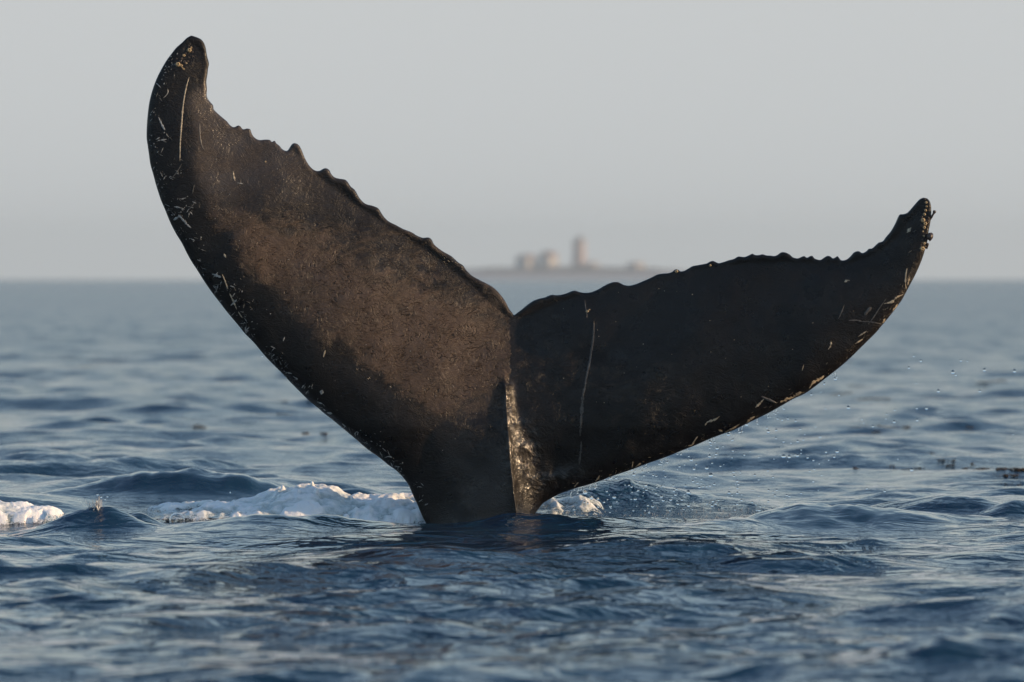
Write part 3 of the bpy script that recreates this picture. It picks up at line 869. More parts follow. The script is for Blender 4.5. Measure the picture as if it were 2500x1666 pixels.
def barnacles():
    me_a = barnacle_mesh('barnacle', 1.0, 0.8, 0.4); me_a.materials.append(M_BARN)
    me_b = barnacle_mesh('barnacle_dark', 1.0, 0.7, 0.4); me_b.materials.append(M_BARN_D)
    spots = []
    for (a, b, r, m) in [(385,200,5.5,0),(400,180,3,0),(405,215,3.5,1),(345,240,4,0),(360,225,2.8,1),(300,310,6.2,0),(325,318,4,0),(345,345,2.4,0),(318,285,3.2,1),(350,290,4.0,1),(375,285,3,1),(330,265,3,1),(365,300,2.4,0),(410,245,2.6,1),(290,265,2.4,1),(380,165,2.3,1),(335,335,2.2,0),(360,330,2.2,1),(385,255,2.4,1)]:
        spots.append((*Z1([(a, b)])[0], r, m))
    for (a, b, r, m) in [(1560,90,3,1),(1570,115,3.2,0),(1572,145,2.8,0),(1565,175,3.4,0),(1555,205,3.8,0),(1535,225,3.5,1),(1545,250,5.5,0),(1562,275,4.8,0),(1535,290,4,1),(1580,255,4.5,1),(1555,305,4.2,0),(1580,300,3,1),(1545,335,2.6,0),(1552,370,3,0),(1540,400,2.8,1),(1555,425,3.2,0),(1540,465,6.0,0),(1565,455,3,1),(1530,485,2.8,1),(1590,235,3.6,1),(1600,205,2.6,1),(1524,255,3.2,1),(1530,440,2.6,1),(1565,395,2.4,1)]:
        spots.append((*Z4([(a, b)])[0], r, m))
    for (a, b, r) in [(915,785,3.6),(935,770,2.4),(2085,348,3.0),(1765,405,4.0)]:
        spots.append((*Z3([(a, b)])[0], r, 0))
    for (a, b, r) in [(968,1052,2.6)]: spots.append((*Z1([(a, b)])[0], r, 0))
    q = np.array([(s[0], s[1]) for s in spots])
    f0 = whale_surface(q)[0]; fx = whale_surface(q + [1.5, 0])[0]; fy = whale_surface(q + [0, 1.5])[0]
    for i, (x, y, r, m) in enumerate(spots):
        o = bpy.data.objects.new('barnacle', me_b if m else me_a)
        COL.objects.link(o); o.parent = WHALE
        p = WORLD_OF(q[i:i + 1], f0[i:i + 1])[0]
        n = Vector(((fx[i] - f0[i]) / (1.5 * M_PER_PX), -1.0, -(fy[i] - f0[i]) / (1.5 * M_PER_PX))).normalized()
        o.location = Vector(p) - Vector((0, D0, 0)) - n * 0.001
        s = r * M_PER_PX
        o.rotation_mode = 'QUATERNION'
        o.rotation_quaternion = Vector((0, -1, 0)).rotation_difference(n)
        o.scale = (s * random.uniform(0.85, 1.15), s * random.uniform(0.7, 1.2), s * random.uniform(0.85, 1.15))
    # stalked barnacles that stand out from the right tip
    def stalk(name, pts, rads, lab):
        bm = bmesh.new(); prev = None
        path = [Vector(WORLD_OF(np.array([p]), np.array([dep]))[0]) - Vector((0, D0, 0)) for p, dep in pts]
        vs_all = []
        for i, p in enumerate(path):
            t = (path[min(i + 1, len(path) - 1)] - path[max(i - 1, 0)]).normalized()
            u = t.cross(Vector((0, 1, 0))).normalized(); v = t.cross(u)
            ring = [bm.verts.new(p + (u * math.cos(a) + v * math.sin(a)) * rads[i] * M_PER_PX * random.uniform(0.9, 1.1)) for a in [2 * math.pi * j / 10 for j in range(10)]]
            if prev: 
                for j in range(10): bm.faces.new((prev[j], prev[(j + 1) % 10], ring[(j + 1) % 10], ring[j]))
            else: bm.faces.new(ring[::-1])
            prev = ring
        bm.faces.new(prev)
        me = bpy.data.meshes.new(name); bm.to_mesh(me); bm.free()
        for p in me.polygons: p.use_smooth = True
        me.materials.append(M_BARN_D)
        o = bpy.data.objects.new(name, me); COL.objects.link(o); o.parent = WHALE; o['label'] = lab
    tipd = float(whale_surface(np.array([Z4([(1600, 250)])[0]]))[0][0])
    stalk('stalked_barnacle', [(Z4([(1600,240)])[0], tipd + .01), (Z4([(1612,222)])[0], tipd), (Z4([(1622,205)])[0], tipd - .005), (Z4([(1628,195)])[0], tipd - .005), (Z4([(1632,188)])[0], tipd - .005), (Z4([(1636,176)])[0], tipd - .005)], [3.2, 2.6, 2.4, 2.8, 4.2, 3.2], 'dark stalked barnacle sticking out beside the right tip')
    stalk('stalked_barnacle', [(Z4([(1575,385)])[0], tipd + .01), (Z4([(1588,378)])[0], tipd), (Z4([(1596,376)])[0], tipd), (Z4([(1604,377)])[0], tipd), (Z4([(1613,380)])[0], tipd), (Z4([(1620,383)])[0], tipd)], [4, 8, 11, 11.5, 9, 3.5], 'round dark barnacle lump below the right tip')
    stalk('stalked_barnacle', [(Z4([(1570,462)])[0], tipd + .01), (Z4([(1582,430)])[0], tipd), (Z4([(1586,424)])[0], tipd)], [3.5, 3, 2], 'small dark barnacle at the foot of the cluster')
barnacles()

# ------------------------------------------------------------------ foam
def foam_material():
    k = NT('sea_foam')
    P = k.coord()
    froth = k.attr('froth')
    n = k.noise(P, 22.0, 6.0, 0.65)[0]
    mp = k.n('ShaderNodeMapping'); k.link(P, mp.inputs[0]); mp.inputs['Scale'].default_value = (1, 1, 2.2)
    n2 = k.noise(mp.outputs[0], 60.0, 4.0, 0.6, 1.0)[0]
    ff = k.math('ADD', froth, k.math('MULTIPLY', k.math('SUBTRACT', n, 0.5), 1.1))
    f = k.ramp(ff, 0.25, 0.75)
    wet = k.mix(k.ramp(ff, -0.35, 0.25), (0.015, 0.035, 0.045), (0.52, 0.58, 0.58))
    c = k.mix(f, wet, (0.95, 0.95, 0.95))
    lace = k.ramp(k.math('ABSOLUTE', k.math('SUBTRACT', n2, 0.5)), 0.0, 0.10)
    c2 = k.mix(k.math('MULTIPLY', k.math('MULTIPLY', k.math('SUBTRACT', 1.0, lace), k.ramp(ff, -0.3, 0.2)), k.math('SUBTRACT', 1.0, f)), c, (0.62, 0.66, 0.64))
    k.link(c2, k.b.inputs['Base Color'])
    k.link(k.ramp(f, 0, 1, 0.25, 0.75), k.b.inputs['Roughness'])
    thick = k.attr('thick')
    al = k.ramp(k.math('ADD', thick, k.math('ADD', k.math('MULTIPLY', k.math('SUBTRACT', n, 0.5), 1.6), k.math('MULTIPLY', k.math('SUBTRACT', lace, 0.5), -0.35))), 0.42, 0.58)
    k.link(al, k.b.inputs['Alpha'])
    k.b.inputs['Subsurface Weight'].default_value = 0.25
    k.b.inputs['Subsurface Radius'].default_value = (0.02, 0.025, 0.03)
    k.b.inputs['Subsurface Scale'].default_value = 0.6
    bub = k.n('ShaderNodeTexVoronoi', feature='SMOOTH_F1'); k.link(P, bub.inputs['Vector']); bub.inputs['Scale'].default_value = 130.0
    b1 = k.bump(k.math('SUBTRACT', 1.0, bub.outputs[0]), 0.003, 0.5)
    b2 = k.bump(n, 0.015, 0.6, b1)
    k.link(b2, k.b.inputs['Normal'])
    return k.m
M_FOAM = foam_material()

def foam_patch(sil, d, front, back, lumps, label, seed, extra=(), whiteness=0.15, thick=0.30):
    """sil: (px, row of the top) pairs; the mound stands at distance d"""
    r = np.random.RandomState(seed)
    sx = np.array([s[0] for s in sil], float); sy = np.array([s[1] for s in sil], float)
    x0 = (sx[0] - 1250) * d / FPX; x1 = (sx[-1] - 1250) * d / FPX
    nx = int((x1 - x0) / 0.0045); ny = int((front + back) / 0.009)
    X, Y = np.meshgrid(np.linspace(x0, x1, nx), np.linspace(d - front, d + back, ny))
    px = X * FPX / d + 1250
    top = CAM_H - (np.interp(px, sx, sy) - HORIZON) * d / FPX
    v = (Y - d)
    e = np.where(v < 0, 1 - smooth01(-v / front) ** 1.1, 1 - smooth01(v / back))
    endf = smooth01((X - x0) / 0.08) * smooth01((x1 - X) / 0.04)
    base = top * e * endf
    H = base.copy()
    L = np.zeros_like(H)
    for i in range(lumps):
        cx = r.uniform(x0, x1); cy = d + r.uniform(-front, back * 0.6)
        R0 = 0.014 * math.exp(r.uniform(0, 1.5))
        rx = R0 * r.uniform(1.0, 2.2); ry = R0 * r.uniform(1, 2.0)
        q = ((X - cx) / rx) ** 2 + ((Y - cy) / ry) ** 2
        L = np.maximum(L, R0 * 0.62 * np.sqrt(np.clip(1 - q, 0, 1)))
    amp = smooth01(base / 0.05)
    fb = fbm(X / 0.11, Y / 0.18, 5, seed)
    billow = np.abs(fbm(X / 0.16 + 3, Y / 0.26, 4, seed + 5))
    H = base * (0.80 + 0.16 * fb) + 0.050 * (0.45 - billow) * amp + L * (0.25 + 0.45 * amp)
    for (ex, ey, rx, ry, hh, dd) in extra:
        cx = (ex - 1250) * (d + dd) / FPX
        zt = CAM_H - (ey - HORIZON) * (d + dd) / FPX
        g = np.clip(1 - ((X - cx) / rx) ** 2 - ((Y - d - dd) / ry) ** 2, 0, 1) ** 0.6
        H = np.maximum(H, zt * g)
        L = np.maximum(L, 0.03 * g)
    sea = sea_height(X.ravel(), Y.ravel()).reshape(X.shape)
    drop = 0.05 * (1 - endf) + 0.12 * smooth01((np.abs(v) / np.where(v < 0, front, back) - 0.55) / 0.45)
    Z = np.maximum(H, 0) + sea * (1 - smooth01(base / 0.12)) * 1.0 - drop + 0.002 - 0.05 * (fb < -0.35) * (1 - amp)
    fro = np.clip(0.22 + L * 9 + 0.5 * (H - base) / 0.05 + 0.35 * smooth01((base - 0.14) / 0.10) + 0.35 * fbm(X / 0.2, Y / 0.3, 3, seed + 9), 0, 1)
    V = np.stack([X, Y, Z], -1).reshape(-1, 3)
    idx = np.arange(nx * ny).reshape(ny, nx)
    F = np.stack([idx[:-1, :-1], idx[:-1, 1:], idx[1:, 1:], idx[1:, :-1]], -1).reshape(-1, 4)
    o = mesh_obj('foam', V, F, M_FOAM)
    thin = (1 - smooth01((px - 340) / 330)) * (px > 200)     # the trail of the big mound is a thin veil
    fro = fro - 0.40 * thin; thick = thick - 0.55 * thin
    set_attr(o, 'froth', fro.ravel() + whiteness)
    set_attr(o, 'thick', np.clip(thick + base / 0.10 + 1.2 * (H - base) / 0.05 - 1.6 * (1 - endf), -0.8, 1.5).ravel())
    tag(o, label, 'foam', None, 'stuff')
    return o

foam_patch([(290,1290),(330,1270),(380,1252),(440,1240),(500,1234),(560,1234),(612,1226),(640,1212),(655,1206),(680,1192),(715,1183),(760,1180),(790,1184),(830,1198),(860,1212),(900,1218),(960,1214),(1010,1212),(1050,1216),(1120,1240),(1150,1275)],
           35.55, 0.75, 0.55, 520, 'big pale foam mound left of the tail', 5,
           extra=[(665,1200,0.05,0.06,0,-0.02),(690,1186,0.035,0.05,0,-0.05),(762,1176,0.030,0.04,0,-0.05),(772,1192,0.035,0.05,0,-0.25),(720,1190,0.03,0.05,0,-0.12),
                  (950,1222,0.06,0.05,0,-0.30),(935,1240,0.05,0.05,0,-0.34),(845,1246,0.03,0.03,0,-0.5),(700,1262,0.10,0.06,0,-0.62),(810,1266,0.10,0.05,0,-0.66),(475,1262,0.09,0.04,0,-0.6),(600,1266,0.07,0.04,0,-0.62)])
foam_patch([(-90,1262),(-60,1240),(0,1228),(30,1232),(60,1240),(100,1246),(130,1255),(165,1270)], 35.0, 0.45, 0.4, 200, 'bubbly foam patch at the left edge of the picture', 9, (), 0.0, 0.1)
foam_patch([(1255,1285),(1285,1270),(1305,1238),(1325,1222),(1345,1218),(1375,1232),(1400,1220),(1430,1218),(1450,1234),(1475,1258),(1510,1275),(1540,1280)], 35.6, 0.5, 0.5, 260, 'low broken foam right of the tail', 13, (), -0.30, -0.45)

# ------------------------------------------------------------------ drops, spray, drips
def glass_water():
    k = NT('clear_water')
    k.b.inputs['Base Color'].default_value = (0.97, 0.99, 1, 1)
    k.b.inputs['Roughness'].default_value = 0.0
    k.b.inputs['IOR'].default_value = 1.333
    k.b.inputs['Transmission Weight'].default_value = 1.0
    return k.m
M_DROP = glass_water()

def drop_mesh(name, sub=2, stretch=1.0):
    bm = bmesh.new(); bmesh.ops.create_icosphere(bm, subdivisions=sub, radius=1.0)
    for v in bm.verts:
        if v.co.z > 0: v.co.z *= stretch; v.co.x *= 1 - 0.25 * (stretch - 1) * v.co.z / stretch; v.co.y *= 1 - 0.25 * (stretch - 1) * v.co.z / stretch
    me = bpy.data.meshes.new(name); bm.to_mesh(me); bm.free()
    for p in me.polygons: p.use_smooth = True
    me.materials.append(M_DROP)
    return me
ME_DROP = [drop_mesh('water_drop', 2, 1.0), drop_mesh('water_drop', 2, 1.35), drop_mesh('water_drop', 2, 0.85)]
drop_pts = []
for a, b, r in [(2150,252,3.3),(2255,489,2.8),(2180,386,2.2),(1760,578,2.2),(1675,580,1.8),(1600,685,3.2),(1665,673,2.4),(1588,655,2),(1422,628,3),(1372,690,2.5),(1272,710,3),(1303,755,2.5),(1123,770,3),(1130,795,2),(1180,822,3),(1172,870,2.5),(1118,888,2.8),(967,917,3.2),(1095,985,3.4),(990,993,2.4),(1127,1042,4.2),(1008,957,2),(770,938,2),(720,955,2),(1725,888,4),(1772,893,3),(1838,882,3),(1922,900,2.2),(1970,922,2),(2165,849,3.2),(1978,993,2),(1840,766,2.2),(1786,778,1.8),(1725,768,2.2),(1662,740,2),(2025,728,2.4),(1315,1017,2.4),(1488,1043,2.2),(1520,1080,1.8),(1207,970,1.8),(1303,900,1.6),(943,1182,3.6),(838,1205,2.6),(722,1220,2.6),(737,1250,2.8),(798,1245,2.6),(890,1245,2.6),(945,1292,2.8),(857,1278,2.6),(507,1240,3),(335,1225,3.4),(147,1228,3.4),(97,1187,4),(1145,1255,2.6),(1277,1187,3),(1140,1293,3),(1380,1247,2.4),(1345,1190,2.4),(1602,1168,2),(1600,1258,2.4),(1525,1330,2.8),(1560,1340,3),(1632,1322,2.6),(1587,1335,2),(650,1300,2.6),(612,1292,2),(595,1127,2.6),(497,1040,3),(480,1000,2),(655,1045,2),(680,1052,2),(578,1047,2),(920,1130,2),(820,1130,2),(1018,1107,2.2),(1157,1118,2.4),(1345,1092,2.2),(1352,1118,2),(307,1070,2.4),(1450,850,1.6),(1120,1130,2.4),(600,1165,2.4),(825,1172,2.4),(1005,1060,2),(755,1055,1.8),(1050,1075,1.8)]:
    drop_pts.append((*Z8([(a, b)])[0], r))
for a, b, r in [(1298,78,1.8),(1365,123,2.2),(1250,190,2.2),(1748,120,2.4),(1810,126,1.5),(1672,233,3.4),(1700,258,2.2),(1974,210,3),(2262,222,3),(1930,412,2.6),(1533,412,3),(1322,337,1.5),(672,570,3),(1115,593,2),(1037,633,1.7),(1033,677,1.7),(1110,706,3),(1330,690,2.4),(1420,578,3),(1327,577,2),(803,684,1.5),(820,716,1.5),(907,750,2.2),(1278,1166,3.4),(345,1160,1.8),(417,1218,1.5),(1145,1062,1.5),(2250,826,1.5),(93,676,2),(1020,1370,2.4),(848,1345,1.8)]:
    drop_pts.append((*zz(1900, 850, 0.2551, [(a, b)])[0], r))
for i in range(115):
    t = random.random() ** 0.8
    x = 1420 + 620 * t + random.gauss(0, 25)
    edge = np.interp(x, [1400, 1600, 1800, 1960, 2100], [1192, 1115, 1040, 960, 850])
    y = random.uniform(edge + 15, 1250)
    drop_pts.append((x, y, random.uniform(1.0, 2.2)))
for i in range(40):
    drop_pts.append((random.uniform(1400, 1900), random.uniform(1195, 1268), random.uniform(1.0, 2.4)))
for (x, y, r) in [(1256,1118,1.5),(585,956,1.2),(247,1214,2.0),(238,1208,2.2),(256,1220,1.5),(262,1213,1.6),(640,870,1.4),(562,1203,1.4)]:
    drop_pts.append((x, y, r))
for i, (x, y, r) in enumerate(drop_pts):
    # every drop falls between the tail and the water a little behind it
    dd = 35.0 + random.uniform(-0.35, 0.75) if y < 1200 else 35.0 + random.uniform(-0.2, 1.0)
    p = world_at(x, y, dd)
    o = bpy.data.objects.new('water_drop', ME_DROP[i % 3]); COL.objects.link(o)
    s = r * 1.35 * dd / FPX
    o.location = p; o.scale = (s, s, s * random.uniform(0.9, 1.2))
    tag(o, 'clear falling water drop in the air around the right fluke', 'water drop', 'water drops falling from the flukes')

# thin strings of water that hang from the leading edge
drips = []
for q_ in range(34):
    i_ = random.randrange(len(lead_R)); xx, yy_ = lead_R[i_]
    if 1330 < xx < 1990 and yy_ > 930: drips.append((xx, yy_ + 1, xx + random.uniform(-2, 2), yy_ + random.uniform(5, 17)))
for (x0, y0, x1, y1) in drips + [(2031,906,2036,922),(1893,994,1888,1012),(1871,1008,1871,1020),(1891,998,1894,1006),(1809,1038,1808,1055),(1778,1052,1779,1061),(1787,1062,1787,1074),(1734,1068,1735,1082),(1740,1066,1740,1074),(1663,1096,1660,1111),(1652,1101,1652,1110),(1755,1062,1752,1068),(1549,1150,1547,1160),(1615,1117,1614,1130),(1578,1133,1576,1142),(1413,1196,1409,1206),(1425,1193,1424,1202),(1441,1187,1439,1195),(1455,1184,1456,1190),(1395,1204,1392,1212)]:
    fr = whale_surface(np.array([(x0, y0 - 6)]))
    dep = 0.5 * (fr[0][0] + fr[1][0])
    ps = [Vector(WORLD_OF(np.array([(x0 + (x1 - x0) * t + 0.6 * math.sin(t * 9), y0 - 4 + (y1 - y0 + 4) * t)]), np.array([dep]))[0]) for t in np.linspace(0, 1, 9)]
    vs, fs = [], []
    for j, p in enumerate(ps):
        rr = 1.25 * (0.45 + 0.55 * abs(math.sin(j * 1.3 + x0)) + (1.3 if j == 7 else 0)) * M_PER_PX * (0.3 if j == 8 else 1)
        for a in range(6): vs.append((p.x + rr * math.cos(a * math.pi / 3), p.y + rr * math.sin(a * math.pi / 3), p.z))
    for j in range(8):
        for a in range(6): fs.append((j * 6 + a, (j + 1) * 6 + a, (j + 1) * 6 + (a + 1) % 6, j * 6 + (a + 1) % 6))
    o = mesh_obj('water_drip', vs, fs, M_DROP)
    tag(o, 'thin string of water hanging from the lower edge of the right fluke', 'drip', 'drips hanging from the right fluke')

def ico_cloud(name, items, mat, label, cat=None, sub=1):
    bm = bmesh.new(); bmesh.ops.create_icosphere(bm, subdivisions=sub, radius=1.0)
    bv = np.array([tuple(v.co) for v in bm.verts]); bf = np.array([[v.index for v in f.verts] for f in bm.faces]); bm.free()
    V = []; F = []
    for i, (p, r) in enumerate(items):
        V.append(bv * np.array(r) + np.array(p)); F.append(bf + i * len(bv))
    o = mesh_obj(name, np.concatenate(V), np.concatenate(F), mat)
    tag(o, label, cat, None, 'stuff')
    return o

k = NT('white_spray'); k.b.inputs['Base Color'].default_value = (0.8, 0.82, 0.84, 1); k.b.inputs['Roughness'].default_value = 0.15
k.b.inputs['Transmission Weight'].default_value = 0.5; k.b.inputs['IOR'].default_value = 1.33
M_SPRAY = k.m
n = 260
sx_ = 1300 + 620 * rng.uniform(0, 1, n); sd_ = 35.1 + np.abs(rng.normal(0, 0.3, n)); sX = (sx_ - 1250) * sd_ / FPX
sz = sea_height(sX, sd_) + np.abs(rng.normal(0, 0.005, n)) * np.where(sx_ < 1500, 1.6, 1.0)
ss = M_PER_PX * rng.uniform(0.4, 1.1, n)
items = [((a, b, c), (q * 1.2, q, q)) for a, b, c, q in zip(sX, sd_, sz, ss)]
n = 220
sX = rng.uniform(0.15, 1.5, n); sY = 36.4 - 0.2 * sX + rng.uniform(-0.9, 0.7, n); sz = sea_height(sX, sY)
ss = M_PER_PX * rng.uniform(0.35, 0.95, n)
items += [((a, b, c + q * 0.4), (q * 1.5, q * 1.2, q)) for a, b, c, q in zip(sX, sY, sz, ss)]
ico_cloud('spray', items, M_SPRAY, 'fine white spray and bubbles on the pocked water right of the tail', 'spray')

# small splashes that stand up from the water
def splash(px, py, d, h, w, n, label, mat, seed):
    r = random.Random(seed)
    base = Vector(((px - 1250) * d / FPX, d, 0)); base.z = float(sea_height([base.x], [d])[0]) - 0.01
    vs, fs = [], []
    for s in range(n):
        a = r.uniform(0, 2 * math.pi); rr = w * r.uniform(0, 0.6)
        hh = h * r.uniform(0.35, 1.0) * (1 - 0.5 * rr / w)
        b = base + Vector((rr * math.cos(a), rr * math.sin(a), 0)); lean = Vector((r.gauss(0, 0.25), r.gauss(0, 0.25), 1))
        m = 7; rad = w * r.uniform(0.04, 0.11)
        k0 = len(vs)
        for j in range(m):
            t = j / (m - 1)
            c = b + lean * hh * t
            q = rad * ((1 - t) ** 1.2 + 0.10 + 0.22 * math.exp(-((t - 0.88) / 0.08) ** 2))
            if j == m - 1: q *= 0.2
            for u in range(7):
                an = u * 2 * math.pi / 7
                vs.append((c.x + q * math.cos(an), c.y + q * math.sin(an), c.z))
        for j in range(m - 1):
            for u in range(7):
                fs.append((k0 + j * 7 + u, k0 + j * 7 + (u + 1) % 7, k0 + (j + 1) * 7 + (u + 1) % 7, k0 + (j + 1) * 7 + u))
    o = mesh_obj('splash', vs, fs, mat)
    tag(o, label, 'splash')
splash(235, 1240, 34.0, 0.095, 0.055, 26, 'small sunlit splash on the wave crest at the left', M_SPRAY, 1)
splash(2085, 1215, 36.4, 0.040, 0.014, 4, 'thin water spout right of the pocked water, the tallest one', M_DROP, 2)
splash(2010, 1228, 36.0, 0.034, 0.018, 5, 'short forked spout left of the tallest spout', M_DROP, 3)
splash(2046, 1224, 36.1, 0.015, 0.010, 3, 'tiny spout between the two larger spouts', M_DROP, 4)
splash(445, 1254, 34.95, 0.022, 0.03, 8, 'little foam spatter left of the bubble', M_SPRAY, 5)

def bubble():
    k = NT('bubble_film'); k.b.inputs['Base Color'].default_value = (1, 1, 1, 1); k.b.inputs['Roughness'].default_value = 0.02
    k.b.inputs['Transmission Weight'].default_value = 1.0; k.b.inputs['IOR'].default_value = 1.33
    p = world_at(432, 1266, 34.7)
    bm = bmesh.new()
    bmesh.ops.create_uvsphere(bm, u_segments=28, v_segments=16, radius=0.043)
    outer = len(bm.verts)
    g = bmesh.ops.create_uvsphere(bm, u_segments=28, v_segments=16, radius=0.0415)
    fl = set(v for v in g['verts'])
    bmesh.ops.reverse_faces(bm, faces=[f for f in bm.faces if all(v in fl for v in f.verts)])
    me = bpy.data.meshes.new('bubble'); bm.to_mesh(me); bm.free(); me.materials.append(k.m)
    for q in me.polygons: q.use_smooth = True
    o = bpy.data.objects.new('bubble', me); COL.objects.link(o)
    o.location = (p.x, p.y, p.z - 0.012)
    tag(o, 'clear dome-shaped bubble floating beside the foam', 'bubble')
bubble()

# ------------------------------------------------------------------ floating seaweed
M_WEED = [simple_mat('seaweed_brown', (0.060, 0.034, 0.012), 0.35, 0.4, 40), simple_mat('seaweed_dark', (0.018, 0.015, 0.010), 0.35, 0.4, 40)]
def seaweed(px, py, wpx, hpx, n, label, mi=0, seed=0, group=None):
    """a raft of small fronds and air bladders lying on the water"""
    r = random.Random(seed * 31 + 5)
    ds = np.concatenate([np.arange(20, 60, 0.04), np.arange(60, 260, 0.3)])
    zr = CAM_H - (py - HORIZON) * ds / FPX
    hit = np.where(sea_height((px - 1250) * ds / FPX, ds) >= zr)[0]
    d = float(ds[hit[0]]) if len(hit) else FPX * CAM_H / (py - HORIZON)
    cx = (px - 1250) * d / FPX
    W = wpx * d / FPX / 2; hh = hpx * 0.6 * d / FPX
    vs, fs = [], []
    xs = [r.gauss(0, 0.45) * W for _ in range(n)]
    n = int(n * 1.6)
    xs = [r.gauss(0, 0.5) * W for _ in range(n)]
    ys = [r.gauss(0, 0.5) * max(0.04, min(0.3, W * 0.7)) for _ in range(n)]
    zs = sea_height(np.array(xs) + cx, np.array(ys) + d) if d < 120 else np.zeros(n)
    for i in range(n):
        x, y, z = cx + xs[i], d + ys[i], float(zs[i])
        if r.random() < 0.55:      # bladder / bud
            s = hh * r.uniform(0.2, 0.5); k0 = len(vs)
            for lat in (-0.9, -0.3, 0.4, 1.0):
                q = math.sqrt(max(0.02, 1 - lat * lat * 0.95))
                for u in range(6):
                    a = u * math.pi / 3
                    vs.append((x + s * 1.5 * q * math.cos(a) * r.uniform(.8, 1.2), y + s * q * math.sin(a), z + s * 0.5 * (lat + 0.5)))
            for j in range(3):
                for u in range(6): fs.append((k0 + j * 6 + u, k0 + j * 6 + (u + 1) % 6, k0 + (j + 1) * 6 + (u + 1) % 6, k0 + (j + 1) * 6 + u))
            fs.append(tuple(k0 + 18 + u for u in range(6)))
        else:                      # a flat frond that forks and curls out of the water
            l = hh * r.uniform(1.0, 2.6); a = r.uniform(0, 2 * math.pi); w = hh * r.uniform(0.12, 0.25); k0 = len(vs)
            for j in range(5):
                t = j / 4
                bx = x + l * t * math.cos(a + 0.4 * t); by = y + l * t * math.sin(a + 0.4 * t); bz = z + hh * 0.55 * math.sin(t * 2.6) * r.uniform(0.4, 1.2)
                for o in (-1, 1):
                    for tk in (0, 1):
                        vs.append((bx - o * w * math.sin(a) * (1.15 - t), by + o * w * math.cos(a) * (1.15 - t), bz + 0.15 * w * tk + 0.003))
            for j in range(4):
                b = k0 + j * 4
                fs += [(b + 1, b + 3, b + 7, b + 5), (b, b + 4, b + 6, b + 2), (b, b + 1, b + 5, b + 4), (b + 2, b + 6, b + 7, b + 3)]
    o = mesh_obj('seaweed', vs, fs, M_WEED[mi])
    tag(o, label, 'seaweed', group)
WG = 'clumps of floating seaweed'
ZW = lambda a, b: zz(1900, 850, 0.2551, [(a, b)])[0]
weeds = [
 (*ZW(740,1155),14,9,10,'single brown bladder clump left of the long seaweed raft',0),
 (*ZW(1087,1140),16,7,10,'small olive clump between the lone bladder and the raft',0),
 (*ZW(1200,1165),60,5,16,'faint dark specks of weed leading to the raft',1),
 (*ZW(1350,1165),50,8,18,'thin row of dark weed at the left end of the raft',1),
 (*ZW(1570,1085),34,8,18,'dark narrow weed mat on the back of the wave',1),
 (*ZW(1665,1082),16,8,10,'dark stub of weed touching the narrow mat',1),
 (*ZW(1650,1130),20,10,12,'dark upright weed tuft below the narrow mat',1),
 (*ZW(1790,1160),14,12,12,'orange brown weed knob in the middle of the raft',0),
 (*ZW(1860,1115),16,9,8,'pale brown sprig sticking up above the raft',0),
 (*ZW(1960,1160),36,9,22,'brown weed row right of the orange knob',0),
 (*ZW(2150,1165),36,12,28,'thick brown weed heap near the right edge',0),
 (*ZW(2310,1170),40,14,34,'largest weed heap at the right edge',0),
 (*ZW(2100,1216),26,4,14,'thin dark weed strip below the heaps',1),
 (*ZW(2180,1225),16,12,16,'bright brown weed clump in front of the raft',0),
 (*ZW(2260,1232),20,10,16,'curled weed sprig right of the bright clump',0),
 (*ZW(2180,1312),34,5,20,'dark beads of weed in the nearest row, left end',1),
 (*ZW(2300,1308),30,5,16,'dark beads of weed in the nearest row, right end',1),
 (*ZW(590,448),75,10,40,'blurred dark weed patch nearest the fluke edge',1),
 (*ZW(860,500),85,11,44,'blurred brown weed patch, long and slanting',0),
 (*ZW(780,372),45,7,24,'blurred weed patch above the slanting one',1),
 (*ZW(940,815),24,8,18,'olive weed clump on the dark wavelet',0),
 (*ZW(1080,765),85,7,46,'long olive weed string with a thick right end',0),
 (*ZW(1225,765),20,9,18,'thick olive end of the weed string',0),
 (*ZW(760,765),30,5,14,'faint weed left of the olive string',0),
 (*ZW(1830,765),16,10,12,'small lone brown tuft far right in the blur',0),
 (*ZW(1980,350),40,8,22,'blurred dark weed patch high on the right',1),
 (*ZW(2100,330),50,8,20,'blurred brown weed beside the high dark patch',0),
 (*ZW(1460,1015),24,6,14,'olive weed slick above the narrow mat',0),
 (693,987,30,6,16,'blurred brown weed left of the fluke edge, upper one',0),
 (755,985,14,6,12,'blurred weed touching the left fluke edge',1),
 (690,1015,42,8,24,'long blurred brown weed left of the tail',0),
 (747,1060,14,10,14,'left one of the two round brown weed knobs',0),
 (790,1060,14,10,14,'right one of the two round brown weed knobs',0),
 (485,1043,44,8,24,'brown weed clump on the open water at the left',0),
 (210,896,70,6,30,'brownish weed slick far left',0),
 (60,1172,6,4,4,'tiny floating weed specks, topmost at the left',1),
 (75,1202,12,3,6,'tiny floating weed specks by the left swell',1),
 (119,1181,5,4,4,'tiny dark weed bit right of the topmost specks',1),
]
for i, (px, py, w, h, n, lab, mi) in enumerate(weeds):
    seaweed(px, py, w, h, n, lab, mi, i, WG)

